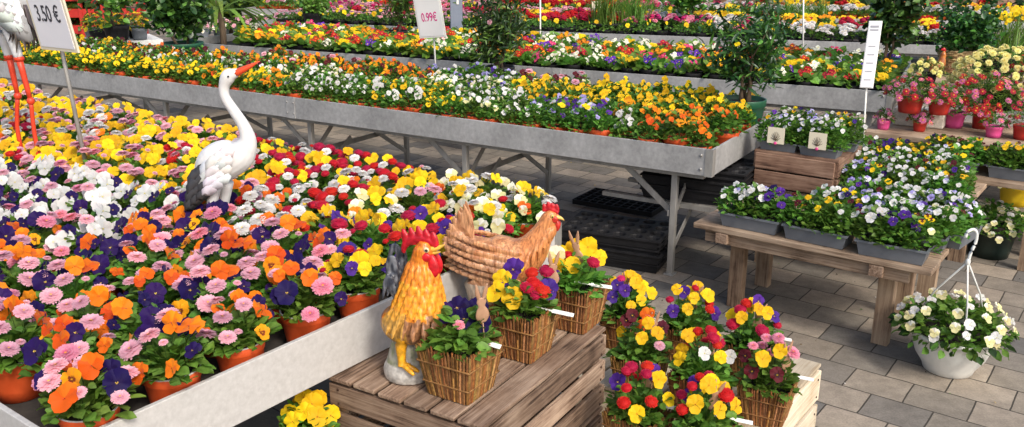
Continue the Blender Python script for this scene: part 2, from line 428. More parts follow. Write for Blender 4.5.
def leaf(col, w=.4, n=5, bend=.3, shape='spat', seed=0):
    r = random.Random(seed); V=[]; K=[]
    for i in range(n):
        t = i/(n-1)
        if shape == 'spat': ww = w*.5*(.18+.95*math.sin(PI*min(1, t**1.7*.93+.02)))
        elif shape == 'lance': ww = w*.5*(.06+math.sin(PI*(t*.96+.02))**.8)
        else: ww = w*.5*(.25+math.sin(PI*(t**.8*.92+.04)))
        if i == n-1: ww *= .45
        z = bend*(t-t*t*1.6)
        for s in (-1,0,1):
            V.append((t, s*ww, z+(.07*w if s else -.05*w))); f = (1.12 if s == 0 else .95)
            K.append(tuple(x*f for x in col))
    return np.array(V), grid(n, 3), np.array(K)
LT = {}
for nm, c in (('b',LEAFB),('y',LEAFY),('m',LEAFM),('d',LEAFD)):
    LT['spat'+nm] = leaf(c, .46, 6, .35); LT['ov'+nm] = leaf(c, .62, 4, .2, 'ov'); LT['lance'+nm] = leaf(c, .24, 4, .25, 'lance')
def put_leaf(mb, t, p, az, el, L_, roll=0, r=rnd):
    M = Matrix.Rotation(az, 4, 'Z')@Matrix.Rotation(-el, 4, 'Y')@Matrix.Rotation(roll, 4, 'X')@Matrix.Scale(L_, 4)
    M.translation = p
    k = r.uniform(.72, 1.25)
    mb.tpl(t, M, (k*r.uniform(.85,1.15), k, k*r.uniform(.8,1.1)))
FL = {}
def flower_tpls(key, lod):
    k = (key, lod)
    if k in FL: return FL[k]
    f = {
     'orange': lambda s: pansy(ORANGE, None, (.75,.10,.01), s, lod, (.82,.21,.005)),
     'orangeblotch': lambda s: pansy((.86,.34,.006), (.20,.03,.01), (.8,.4,.01), s, lod),
     'yellow': lambda s: pansy(YELLOW, None, (.85,.35,.01), s, lod),
     'yellowface': lambda s: pansy(YELLOW, (.05,.012,.01), (.85,.4,.01), s, lod),
     'violet': lambda s: pansy(VIOLET, (.02,.004,.07), (.85,.6,.1), s, lod),
     'purple': lambda s: pansy(PURPLE, (.05,.01,.16), (.85,.6,.1), s, lod),
     'white': lambda s: pansy(WHITE, None, (.8,.7,.1), s, lod),
     'whiteface': lambda s: pansy(WHITE, (.07,.02,.14), (.8,.7,.1), s, lod),
     'cream': lambda s: pansy(CREAM, None, (.85,.6,.03), s, lod, (.85,.84,.70)),
     'lilac': lambda s: pansy(LILAC, (.10,.06,.3), (.85,.7,.1), s, lod),
     'whitelilac': lambda s: pansy((.72,.72,.82), None, (.8,.7,.1), s, lod, LILAC),
     'maroon': lambda s: pansy(MAROON, (.03,.003,.008), (.8,.5,.02), s, lod),
     'maroonyellow': lambda s: pansy(YELLOW, (.10,.01,.01), (.85,.5,.02), s, lod, (.10,.008,.02)),
     'd_pink': lambda s: daisy((.70,.06,.17), (.84,.36,.47), (.80,.35,.08), s, lod),
     'd_pale': lambda s: daisy((.76,.26,.37), (.84,.50,.58), (.80,.45,.12), s, lod),
     'd_white': lambda s: daisy((.76,.68,.66), (.76,.76,.73), (.82,.62,.12), s, lod),
     'd_red': lambda s: daisy(RED, (.58,.012,.035), None, s, lod, True),
     'd_magenta': lambda s: daisy(MAGENTA, (.72,.06,.22), None, s, lod, True),
     'm_red': lambda s: single_daisy((.42,.006,.02), (.52,.012,.05), s),
     'm_pink': lambda s: single_daisy((.66,.08,.26), (.78,.26,.42), s),
     'm_yellow': lambda s: daisy((.80,.70,.15), (.84,.77,.32), (.8,.5,.05), s, 1),
     'p_red': lambda s: pansy((.55,.01,.015), (.85,.6,.02), (.85,.6,.02), s, lod),
     'p_pink': lambda s: pansy((.75,.03,.22), (.85,.6,.02), (.85,.6,.02), s, lod),
     'p_yellow': lambda s: pansy((.88,.62,.01), (.85,.35,.01), (.85,.35,.01), s, lod),
     'p_white': lambda s: pansy((.85,.84,.70), (.85,.65,.08), (.85,.6,.02), s, lod),
     'p_violet': lambda s: pansy((.10,.02,.38), (.85,.6,.02), (.85,.6,.02), s, lod),
     'p_orange': lambda s: pansy((.85,.30,.01), (.85,.55,.02), (.85,.6,.02), s, lod),
    }[key]
    FL[k] = [f(s) for s in range(4 if lod == 0 else 3)]
    return FL[k]
FM = {}
def flower_mesh(key, r):
    if key not in FM:
        out = []
        for t in flower_tpls(key, 0):
            m = MB(); m.tpl(t, Matrix.Diagonal((1,1,.72 if key in ('d_red','d_magenta') else 1,1))); out.append(m.mesh('daisy_head' if key[:2] == 'd_' else 'pansy_head', M_PETAL))
        FM[key] = out
    return r.choice(FM[key])
HM = {}
def head_mesh(key, lod, r):
    if (key, lod) not in HM:
        HM[(key, lod)] = [MB().tpl(t).mesh('flower_head', M_PETAL) for t in flower_tpls(key, lod)]
    return r.choice(HM[(key, lod)])
def heads(parent, fl, lod, r, name='flower'):
    for k, M in fl:
        o = link(name, head_mesh(k, lod, r), parent); o.matrix_local = M
FSIZE = {'d': .0215, 'm': .015, 'p': .018}
def fsize(key, big):
    if key[1] == '_': return FSIZE[key[0]]
    return big
def place_flowers(r, mix, R, zlo, zhi, big, tiltmax=60):
    """spread flower heads over a dome; returns (key, matrix)"""
    keys = [k for k, n in mix for _ in range(n)]
    r.shuffle(keys); n = len(keys); out = []
    for i, k in enumerate(keys):
        q = math.sqrt((i+.5)/n)*R*r.uniform(.9,1.1); th = i*2.39996+r.uniform(-.35,.35)
        x, y = q*cos(th), q*sin(th)
        z = zhi-(zhi-zlo)*(q/R)**2+r.uniform(-.012,.014)
        if k[:2] in ('d_','m_'):
            nn = Vector((x/R*.35+r.uniform(-.2,.2), y/R*.35-.15+r.uniform(-.2,.2), 1)); z += .008
        else:
            nn = Vector((x/R*.5+.15+r.uniform(-.6,.6), y/R*.4-.9+r.uniform(-.5,.5), r.uniform(.2,1.2)))
        s = fsize(k, big)*(r.choice((.45,.7,.85,.95,1.05,1.15)) if k[:2] == 'd_' else r.uniform(.62,1.25))
        out.append((k, frame(nn, r.uniform(-.3,.3) if k[:2] not in ('d_','m_') else r.uniform(0,6), s, (x,y,z))))
    return out
def foliage(r, kind, R, H, n, base=0, rim=.055):
    mb = MB()
    if kind in ('spat','spatm'):
        for i in range(n):
            az = r.uniform(0, 2*PI); q = r.random()
            el = rad(14+66*(1-q)+r.uniform(-12,8)); L_ = r.uniform(.6,1.15)*R*.41
            rr = r.uniform(.1,.62)*R*q**.5
            t = LT['spat'+r.choice('bbyy' if kind == 'spat' else 'yymm')]
            put_leaf(mb, t, (rr*cos(az), rr*sin(az), base+r.uniform(0,H*.45)*(1-q*.4)), az+r.uniform(-.5,.5), el, L_, r.uniform(-.5,.5), r)
    else:
        sh, tone, ll = {'viola':('ov','yym',.022), 'fine':('lance','mmy',.026), 'dark':('ov','mdd',.024), 'prim':('ov','yyb',.06)}[kind]
        for i in range(n):
            az = r.uniform(0, 2*PI); ph = r.random()**.6
            q = R*math.sin(ph*PI/2)*r.uniform(.5,1); z = base+H*math.cos(ph*PI/2)*r.uniform(.55,1)+.004
            put_leaf(mb, LT[sh+r.choice(tone)], (q*cos(az), q*sin(az), z), az+r.uniform(-1.1,1.1), rad(r.uniform(-15,65)), ll*r.uniform(.7,1.35), r.uniform(-.8,.8), r)
    return mb
def add_stems(mb, fl, base):
    for k, M in fl:
        p = M.translation; nn = (M.to_3x3()@Vector((0,0,1))).normalized()
        a = Vector((p.x*.35, p.y*.35, base)); e = p-nn*.004; m = (a+e)/2+Vector((p.x*.12, p.y*.12, .012))
        tube(mb, [a, m, e-nn*.01+Vector((0,0,.003)), e], .0011, 4, (.10,.20,.04), cap=False)
def pot_mesh(r1, h, mat, name='pot', seg=24, r0=None):
    r0 = r0 or r1*.78; mb = MB()
    pr = [(.002,0),(r0,0),(r0+.3*(r1-r0),h*.3),(r0+.72*(r1-r0),h*.74),(r1*.965,h*.76),(r1*.985,h*.78),(r1,h*.98),(r1*.99,h),(r1*.955,h),(r1*.94,h*.96),(r1*.92,h*.8),(r1*.9,h*.78)]
    lathe(mb, pr, seg); return mb.mesh(name, mat)
def soil_mesh(r1, z, name='soil', seg=20):
    mb = MB(); lathe(mb, [(.002,z+.004),(r1*.5,z+.003),(r1*.915,z)][::-1], seg); return mb.mesh(name, M_SOIL)

def remesh(mb, voxel, colf, name, mat, parent, disp=None):
    me = mb.mesh('tmp', mat); o = bpy.data.objects.new('tmp', me); C.objects.link(o)
    m = o.modifiers.new('r', 'REMESH'); m.mode = 'VOXEL'; m.voxel_size = voxel; m.use_smooth_shade = True
    s = o.modifiers.new('s', 'SMOOTH'); s.factor = .5; s.iterations = 2
    bpy.context.view_layer.update(); dg = bpy.context.evaluated_depsgraph_get()
    me2 = bpy.data.meshes.new_from_object(o.evaluated_get(dg)); me2.name = name
    bpy.data.objects.remove(o)
    n = len(me2.vertices); V = np.empty(n*3, np.float32); me2.vertices.foreach_get('co', V); V = V.reshape(-1,3)
    K = np.array([(*colf(*v), 1) for v in V], np.float32)
    for a in list(me2.color_attributes): me2.color_attributes.remove(a)
    at = me2.color_attributes.new('col', 'FLOAT_COLOR', 'POINT'); at.data.foreach_set('color', K.ravel())
    me2.materials.clear(); me2.materials.append(mat)
    for p_ in me2.polygons: p_.use_smooth = True
    return link(name, me2, parent)
def nz(x, y, z, s): return mnoise.noise(Vector((x*s, y*s, z*s)))
def lerp3(a, b, t): t = max(0, min(1, t)); return tuple(a[i]*(1-t)+b[i]*t for i in range(3))
# ------------------------------------------------------------------ sales tables
def sales_table(label, org, rz, W, Ln, zt, lip=.125, mat=M_GALV, legs=(), joints=(), rail=.30, name='sales_table'):
    t = thing(name, label, 'table', (org[0], org[1], 0), rz)
    fl = MB(); box(fl, (W/2, Ln/2, zt-.072), (W-.03, Ln-.03, .01)); fl.obj('tray_floor', M_TRAYFLOOR, t)
    th = .012
    def lp(c, s):
        m = MB(); box(m, c, s); m.obj('edge_panel', mat, t, False, .002)
    lp((W/2, th/2, zt-lip/2), (W-.002, th, lip)); lp((W/2, Ln-th/2, zt-lip/2), (W-.002, th, lip))
    lp((th/2, Ln/2, zt-lip/2), (th, Ln-2*th-.004, lip)); lp((W-th/2, Ln/2, zt-lip/2), (th, Ln-2*th-.004, lip))
    for x in (0, W):
        for y in (0, Ln):
            m = MB(); sx = -1 if x else 1; sy = -1 if y else 1
            box(m, (x-sx*.002, y+sy*.014, zt-lip/2), (.003, .034, lip*1.01)); box(m, (x+sx*.014, y-sy*.002, zt-lip/2), (.034, .003, lip*1.01))
            m.obj('corner_bracket', M_STEEL, t, False)
    for y in [.05] + [q for j_ in joints for q in (j_-.025, j_+.025)]:
        for z in (zt-.03, zt-lip+.03):
            m = MB(); ellipsoid(m, (-.003, y, z), (.004,.007,.007), seg=8, rings=4); m.obj('bolt', M_STEEL, t)
    for y in joints:
        m = MB(); box(m, (-.002, y, zt-lip/2+.001), (.004, .07, lip*1.03)); m.obj('joint_plate', mat, t, False, .001)
    zb = zt-lip
    m = MB()
    for x in (.06, W-.06): box(m, (x, Ln/2, zb-.014), (.03, Ln-.1, .026))
    m.obj('under_frame', M_STEEL, t, False, .002)
    for y in legs:
        for x in (.07, W-.07):
            m = MB(); box(m, (x, y, (zb-.028)/2), (.028, .028, zb-.028)); box(m, (x, y, .004), (.05,.05,.008)); m.obj('leg', M_STEEL, t, False, .002)
            m = MB(); sx = 1 if x < W/2 else -1
            y2 = y+.26 if y+.3 < Ln else y-.26
            bar(m, (x+.019*sx, y+.018, rail), (x+.019*sx, y2, zb-.02), .006, .028)
            bar(m, (x+sx*.018, y, rail), (x+sx*.24, y, zb-.02), .006, .028)
            bar(m, (x+sx*.018, y-.006, rail-.16), (x+sx*.33, y-.006, rail+.04), .006, .026)
            m.obj('brace', M_STEEL, t, False)
        m = MB(); box(m, (W/2, y+.022, rail), (W-.12, .008, .03)); m.obj('cross_rail', M_STEEL, t, False)
    if legs:
        for x in (W-.045,):
            m = MB(); box(m, (x, (min(legs)+max(legs))/2, rail+.003), (.008, max(legs)-min(legs)+.05, .03)); m.obj('long_rail', M_STEEL, t, False)
    return t
def local(org, rz, x, y, z=0):
    return Vector((org[0]+x*cos(rz)-y*sin(rz), org[1]+x*sin(rz)+y*cos(rz), z))
ZT = .635
A0 = (-.806, 1.378); AR = rad(53.6); AW, AL = 1.62, 4.4
B0 = (.867, 3.706); BR = rad(58.1); BW, BL = 1.02, 6.4
C0 = (2.27, 5.223); CR = rad(62.6); CW, CL = 1.45, 6.0
D0 = (3.75, 7.62); DR = rad(70.1); DW, DL = 1.7, 7.0
sales_table('long low table with pale metal edge in the left foreground', A0, AR, AW, AL, ZT, .13, M_GALVL, (.5, 2.1, 3.9), (2.4,), .25)
sales_table('long galvanised table across the middle with black trays underneath', B0, BR, BW, BL, ZT, .122, M_GALV, (.19, 1.35, 2.45, 3.75, 5.2), (2.53,))
sales_table('grey metal table of primroses behind the middle table', C0, CR, CW, CL, ZT, .13, M_GALV, (.12, 1.6, 3.2, 4.8), (2.2,))
sales_table('farther grey metal table with strips of red and white bedding flowers', D0, DR, DW, DL, ZT, .08, M_GALV, (.3, 2.2, 4.2, 5.9))

ORD = ['front','second','third','fourth','fifth','sixth','seventh','eighth','ninth','tenth','eleventh','twelfth','thirteenth','fourteenth','fifteenth']
def nth(n): return f"{n}{'th' if 10 <= n % 100 <= 20 else {1:'st',2:'nd',3:'rd'}.get(n % 10,'th')}"

# ------------------------------------------------------------------ table A: mixed pansy and daisy pots
TPOT = pot_mesh(.0585, .088, M_TERRA); TSOIL = soil_mesh(.0585, .076)
MIX = {
 'orange_violet_pink': ([('orange',4),('orangeblotch',1),('violet',5),('d_pale',2),('d_pink',2)], 'orange and violet pansies with pink daisies'),
 'orange_violet': ([('orange',4),('orangeblotch',1),('violet',3),('d_pale',4)], 'orange pansies, pale pink daisies and violet'),
 'white_violet_pink': ([('white',8),('violet',3),('d_pink',2),('d_pale',1)], 'white and violet pansies with pink daisies'),
 'yellow_pink': ([('yellow',9),('d_pale',2),('d_pink',1)], 'yellow pansies with pink daisies'),
 'yellow_white': ([('yellow',7),('d_white',4),('d_pale',1)], 'yellow pansies with white daisies'),
 'red_yellow_white': ([('d_red',5),('yellow',5),('d_white',4)], 'red and white daisies with yellow pansies'),
 'white_orange': ([('d_white',8),('orange',2),('d_red',2)], 'white daisies with a few orange pansies'),
 'cream_yellow': ([('cream',4),('d_white',4),('yellow',4),('orange',1),('d_red',1)], 'cream pansies with white daisies'),
 'yellow_violet_red': ([('yellow',5),('purple',4),('d_red',4)], 'yellow and purple pansies with red daisies'),
 'violet_only': ([('violet',8),('orange',2)], 'dark violet pansies with one or two orange'),
}
m_ = MB(); lathe(m_, [(.0585,.0862),(.0590,.0885),(.0570,.0895),(.0555,.0885),(.0545,.078)], 28); TRIM = m_.mesh('rim', noise_mat('pale_grey_rim', (.34,.33,.31), (.48,.47,.45), 40, .6, .1))
protoA = {}
def make_mixed(key, s):
    r = random.Random(hash_(key)+s*31)
    t = thing('mixed_flower_pot', '', 'potted flowers')
    link('pot', TPOT, t); link('soil', TSOIL, t); link('rim', TRIM, t)
    mix = MIX[key][0]
    fl = place_flowers(r, mix+[('d_pale' if 'd_pale' in dict(mix) else mix[0][0], 2)], .092, .118, .182, .0265)
    fb = foliage(r, 'spat', .112, .105, 165, .078)
    v = foliage(r, 'viola', .085, .085, 90, .08)
    fb.V += v.V; fb.F += [f+fb.n for f in v.F]; fb.K += v.K; fb.n += v.n
    add_stems(fb, fl, .078)
    fb.obj('foliage', M_LEAF, t)
    for k, M in fl:
        o = link('daisy' if k[:2] == 'd_' else 'pansy', flower_mesh(k, r), t); o.matrix_local = M
    reg(t); return t
def hash_(s): return sum((i+1)*ord(c) for i, c in enumerate(s))
def mixA(px, py, r):
    q = r.random(); px += r.gauss(0,22); py += r.gauss(0,9)
    if py < 125 and px < 120: return 'yellow_white' if q < .8 else 'white_orange'
    if px < 175 and 168 < py < 225 and py < 250-.25*px: return 'white_violet_pink'
    if px < 330 and py < 172-.0*px: return 'yellow_pink' if q < .72 and px < 260 else ('red_yellow_white' if q < .85 else 'yellow_white')
    if px < 350 and py > 195+ (px-150)*.12: return 'orange_violet_pink' if q < .5 else ('orange_violet' if q < .85 else 'violet_only')
    if px < 260 and py > 170: return 'white_orange' if q < .5 else 'orange_violet_pink'
    if px >= 400 and py < 200: return 'cream_yellow' if q < .8 else 'yellow_white'
    if px >= 300 and py > 205: return 'yellow_violet_red'
    return 'red_yellow_white' if q < .75 else ('yellow_violet_red' if q < .9 else 'white_orange')
STK = [P(88,165,.75), P(215,207,.74)]
n = 0
nu, nv = 9, 26
for i in range(nv):
    for j in range(nu):
        u = .095+j*.18+(.045 if i % 2 else 0)+rnd.uniform(-.015,.015); u = min(u, AW-.075); v = .078+i*.152+rnd.uniform(-.01,.01)
        if u > AW-.07: continue
        p = local(A0, AR, u, v, ZT-.066)
        x, y, d = proj((p.x, p.y, .75))
        if x < -75 or x > 700 or y > 560 or p.y < .3 or d < .8: continue
        key = mixA(x, y, rnd); s = rnd.randrange(3)
        if (key, s) not in protoA:
            protoA[(key, s)] = o = make_mixed(key, s)
        else: o = dup(protoA[(key, s)])
        o.location = p; o.rotation_euler = (rnd.uniform(-.05,.05), rnd.uniform(-.05,.05), rnd.uniform(-1.0,1.0)+.2)
        sc = rnd.uniform(.94,1.08); o.scale = (sc,sc,sc)
        where = f'row {i+1} behind the pale lip, {nth(j+1)} along'
        if i == 0: where = f'against the pale lip, {nth(j+1)} from near corner'
        tag(o, MIX[key][1]+', '+where, 'potted flowers', 'mixed pansy and daisy pots on the near table')
        n += 1
print('table A pots', n)

# ------------------------------------------------------------------ table B: pansies in clay coloured pots
def bulk_proto(name, cat, mix, kind, R, H, nleaf, zlo, zhi, big, s, lod, potm, soilm, base, fr):
    r = random.Random(hash_(str(mix))+s*17)
    t = thing(name, '', cat)
    if potm: link('pot', potm, t)
    if soilm: link('soil', soilm, t)
    fl = place_flowers(r, mix, fr, zlo, zhi, big)
    fb = foliage(r, kind, R, H, nleaf, base)
    if lod == 0 or lod == 1: add_stems(fb, fl, base)
    fb.obj('foliage', M_LEAF, t)
    bl = MB()
    for k, M in fl: bl.tpl(r.choice(flower_tpls(k, lod)), M)
    bl.obj('blooms', M_PETAL, t)
    reg(t); return t
BM = {
 'white': ([('white',5)], 'white pansies'),
 'whiteface': ([('white',4),('whiteface',3),('yellow',1)], 'white pansies with dark faces'),
 'yellowface': ([('yellowface',3),('yellow',2)], 'yellow pansies with dark faces'),
 'yellow': ([('yellow',9)], 'yellow violas'),
 'orange': ([('orange',6),('orangeblotch',1)], 'orange pansies'),
 'amber': ([('orangeblotch',6),('orange',2)], 'amber pansies'),
 'lilac': ([('lilac',2),('purple',2),('white',1)], 'lilac and purple pansies'),
 'purple': ([('purple',2),('lilac',1),('yellow',1)], 'purple pansies'),
 'cream': ([('cream',4),('white',2)], 'cream white violas'),
 'pinkmix': ([('d_pale',2),('maroon',2),('cream',2),('orangeblotch',1)], 'mixed pale pink and maroon flowers'),
 'maroon': ([('maroon',3),('white',1),('orangeblotch',1)], 'dark maroon violas with much green'),
 'smallorange': ([('orange',6),('orangeblotch',3),('maroon',1)], 'small orange violas'),
}
protoB = {}
def mixB(px, py, row, r):
    q = r.random()
    if px < 290:
        if row < 2: return 'yellow' if q < .85 else 'amber'
        if row < 4: return 'maroon' if q < .6 else ('cream' if q < .8 else 'white')
        if px < 110: return 'yellow' if q < .5 else 'maroon'
        if row < 6: return 'smallorange' if q < .6 and px > 120 else 'maroon'
        return 'pinkmix' if q < .5 else 'smallorange'
    if px > 680 and row < 4: return 'orange' if q < .7 else 'amber'
    if row < 3:
        if px < 365: return 'white'
        if px < 420: return 'whiteface' if q < .6 else 'yellowface'
        if px < 455: return 'yellowface'
        if px < 535: return 'white' if q < .6 else 'cream'
        if px < 605: return 'lilac' if q < .5 else 'purple'
        if px < 632: return 'white' if q < .5 else 'amber'
        return 'orange' if q < .6 else 'amber'
    if row < 4 and px < 560:
        if px < 450: return 'maroon' if q < .3 else 'cream'
        if px < 520: return 'cream'
        return 'yellow' if px < 650 or q < .7 else 'orange'
    if px < 430: return 'smallorange' if q < .75 else 'pinkmix'
    if px < 520: return 'cream' if q < .5 else 'lilac'
    if px < 600 and row > 5: return 'pinkmix' if q < .6 else 'yellow'
    return 'yellow'
rows = []
sp = .124
for j in range(8):
    for i in range(int(BL/sp)):
        u = .085+j*sp+rnd.uniform(-.012,.012); v = .075+i*sp+(sp/2 if j % 2 else 0)+rnd.uniform(-.014,.014)
        if v > BL-.06: continue
        p = local(B0, BR, u, v, ZT-.066); x, y, d = proj((p.x,p.y,.74))
        if x < -30 or y > 500: continue
        if math.hypot(u-.80, v-.13) < .15: continue
        if x < 270 and j >= 6: continue
        rows.append((d, j, i, p, x, y))
rows.sort(key=lambda a: a[0])
print('table B pots', len(rows))
def bproto(key, s):
    if (key, s) not in protoB:
        lod = 1
        protoB[(key, s)] = bulk_proto('pansy_pot', 'potted flowers', BM[key][0], 'viola', .076, .100, 210, .135, .178, .0205, s, lod, TPOT, TSOIL, .074, .052)
        return protoB[(key, s)], True
    return protoB[(key, s)], False
keep = rows[:300]; rest = rows[300:]
for d, j, i, p, x, y in keep:
    key = mixB(x, y, j, rnd); s = rnd.randrange(3)
    o, new = bproto(key, s)
    if not new: o = dup(o)
    o.location = p-Vector((0,0,.012)); o.rotation_euler = (rnd.uniform(-.06,.06), rnd.uniform(-.06,.06), rnd.uniform(-1.0,1.0)); sc = rnd.uniform(.86,1.12); o.scale = (sc,sc,sc*rnd.uniform(.92,1.08))
    where = f'{ORD[j]} row of middle table, {nth(i+1)} from right end'
    tag(o, BM[key][1]+', '+where, 'potted flowers', 'pansy pots on the middle table')
def merged_stuff(name, items, label):
    """items: (proto root, matrix). one leaf mesh is not enough, so foliage, blooms and pots are merged by colour only"""
    mb = MB()
    cache = {}
    for root, M in items:
        for ch in root.children:
            me = ch.data
            if me.name not in cache:
                nvt = len(me.vertices); V = np.empty(nvt*3, np.float32); me.vertices.foreach_get('co', V)
                K = np.empty(nvt*4, np.float32); me.color_attributes['col'].data.foreach_get('color', K)
                nl = len(me.loops); F = np.empty(nl, np.int32); me.loops.foreach_get('vertex_index', F)
                K = K.reshape(-1,4)[:,:3]
                if ch.name.startswith('pot'): K = K*np.array((.55,.09,.022))
                if ch.name.startswith('soil'): K = K*np.array((.03,.02,.015))
                cache[me.name] = (V.reshape(-1,3), F.reshape(-1,4), K)
            mb.tpl(cache[me.name], M)
    return mb.obj(name, M_LEAF)
items = []
for d, j, i, p, x, y in rest:
    key = mixB(x, y, j, rnd); o, new = bproto(key, rnd.randrange(3))
    if new: o.location = p; tag(o, BM[key][1]+f', {ORD[j]} row of middle table, {nth(i+1)} from right end', 'potted flowers', 'pansy pots on the middle table'); continue
    items.append((o, Matrix.Translation(p)@Matrix.Rotation(rnd.uniform(-1,1), 4, 'Z')@Matrix.Scale(rnd.uniform(.86,1.12), 4)))
if items:
    o = merged_stuff('flower_pots', items, '')
    tag(o, 'mass of small flower pots packed on the far left of the middle table', 'potted flowers', kind='stuff')

# ------------------------------------------------------------------ table C: primroses
BPOT = pot_mesh(.062, .08, M_BLACKPL, 'pot', 16)
CM = {'yellow':([('p_yellow',13)], 'yellow primrose'), 'red':([('p_red',12)], 'red primrose'), 'white':([('p_white',13)], 'creamy white primrose'),
      'pink':([('p_pink',11)], 'magenta pink primrose'), 'violet':([('p_violet',12)], 'violet primrose'), 'orange':([('p_orange',10)], 'orange primrose')}
protoC = {}
def mk_prim(key, s):
    r = random.Random(hash_(key)+s)
    t = thing('primrose_pot', '', 'potted flowers'); link('pot', BPOT, t)
    fl = place_flowers(r, CM[key][0], .05, .115, .145, .021)
    fb = foliage(r, 'prim', .07, .05, 26, .07); fb.obj('foliage', M_LEAF, t)
    bl = MB()
    for k, M in fl: bl.tpl(r.choice(flower_tpls(k, 1)), M)
    bl.obj('blooms', M_PETAL, t); reg(t); return t
sp = .145
for j in range(9):
    for i in range(int((CL-.1)/sp)):
        u = .09+j*sp+rnd.uniform(-.01,.01); v = .09+i*sp+rnd.uniform(-.012,.012)
        p = local(C0, CR, u, v, ZT-.062); x, y, d = proj((p.x,p.y,.74))
        if x < 238: continue
        key = rnd.choices(['yellow','red','white','pink','violet','orange'], [5,3 if x > 420 else 5,4 if x > 420 else 1,1,2.2 if x > 500 else .8,2.5])[0]; s = rnd.randrange(2)
        if (key, s) not in protoC: protoC[(key, s)] = o = mk_prim(key, s)
        else: o = dup(protoC[(key, s)])
        o.location = p; o.rotation_euler = (0,0,rnd.uniform(-1,1)); sc = rnd.uniform(.88,1.15); o.scale = (sc,sc,sc)
        tag(o, f'{CM[key][1]}, {ORD[j]} row of the primrose table, {nth(i+1)} from its right end', 'potted flowers', 'primroses on the table behind')

# ------------------------------------------------------------------ table D: strips of bedding plants, and tables beyond
DM = {'red':([('d_red',9)],'red daisy pot'), 'pink':([('d_pink',5),('d_magenta',3)],'pink daisy pot'), 'white':([('d_white',12)],'white daisy pot'), 'yellow':([('p_yellow',10)],'yellow bedding pot'),
      'palepink':([('d_pale',8)],'pale pink daisy pot'), 'green':([('p_yellow',1)],'leafy green bedding pot'), 'orange':([('p_orange',8)],'orange bedding pot')}
protoD = {}
def mk_bed(key, s):
    r = random.Random(hash_(key)*3+s); t = thing('bedding_plant_pot', '', 'potted flowers'); link('pot', BPOT, t)
    fb = foliage(r, 'viola', .085, .075, 60, .07)
    fb2 = MB()
    fb.obj('foliage', M_LEAF, t)
    fl = place_flowers(r, DM[key][0], .075, .13, .16, .021); bl = MB()
    for k, M in fl:
        bl.tpl(r.choice(flower_tpls(k, 1)), M@Matrix.Scale(1.3,4))
    bl.obj('blooms', M_PETAL, t); reg(t); return t
def mixD(x, y, row, r):
    q = r.random()
    if x > 760:
        if row < 2: return 'white'
        return r.choice(['yellow','orange','yellow','red','green'])
    if x > 650: return ['green','pink','white','green','yellow','pink'][min(5,row//2)] if q < .7 else r.choice(['white','yellow','pink'])
    if x > 500:
        if row < 2: return 'green'
        if row < 5: return 'red' if x < 620 else 'pink'
        if row < 7: return r.choice(['red','orange','yellow','palepink'])
        return 'green' if q < .5 else 'palepink'
    if row < 2: return 'green' if q < .5 else 'palepink'
    if row < 4: return r.choice(['palepink','green','green'] if x > 350 else ['white','green','green'])
    return r.choice(['palepink','pink','green','green','red'])
def field(org, rz, W, Ln, sp, rowsn, where, z, cap=1000, mixf=mixD, stuff=None):
    n = 0; its = []
    for j in range(rowsn):
        for i in range(int((Ln-.1)/sp)):
            u = .1+j*sp*.95+rnd.uniform(-.01,.01); v = .1+i*sp+rnd.uniform(-.012,.012)
            p = local(org, rz, u, v, z-.062); x, y, d = proj((p.x,p.y,z+.1))
            if x < -30 or x > 1054 or y < -12: continue
            if rnd.random() < .10: continue
            key = mixf(x, y, j, rnd); s = rnd.randrange(2)
            if stuff and (key, s) in protoD:
                its.append((protoD[(key, s)], Matrix.Translation(p)@Matrix.Rotation(rnd.uniform(-1,1), 4, 'Z')@Matrix.Scale(rnd.uniform(.95,1.22), 4))); continue
            if (key, s) not in protoD: protoD[(key, s)] = o = mk_bed(key, s)
            else: o = dup(protoD[(key, s)])
            o.location = p; o.rotation_euler = (0,0,rnd.uniform(-1,1)); sc = rnd.uniform(.88,1.15)*1.08; o.scale = (sc,sc,sc)
            tag(o, f'{DM[key][1]}, {ORD[min(j,14)]} row of the {where}, {nth(i+1)} from its right end', 'potted flowers', 'bedding plants on the far tables'); n += 1
    if its: tag(merged_stuff('flower_pots', its, ''), stuff, 'potted flowers', kind='stuff')
    return n
n = field(D0, DR, DW, DL, .185, 9, 'far table', ZT)
E0 = (6.6, 9.75); ER = rad(78)
sales_table('farthest low table of pink and green plants at the top edge of the view', E0, ER, 1.7, 10.4, ZT, .08, M_GALV, (.3, 2.9, 5.5, 7.9))
n += field(E0, ER, 1.7, 10.4, .19, 7, 'farthest table', ZT, stuff='mass of pink and green bedding pots on the farthest table at the top edge')
print('bedding', n)

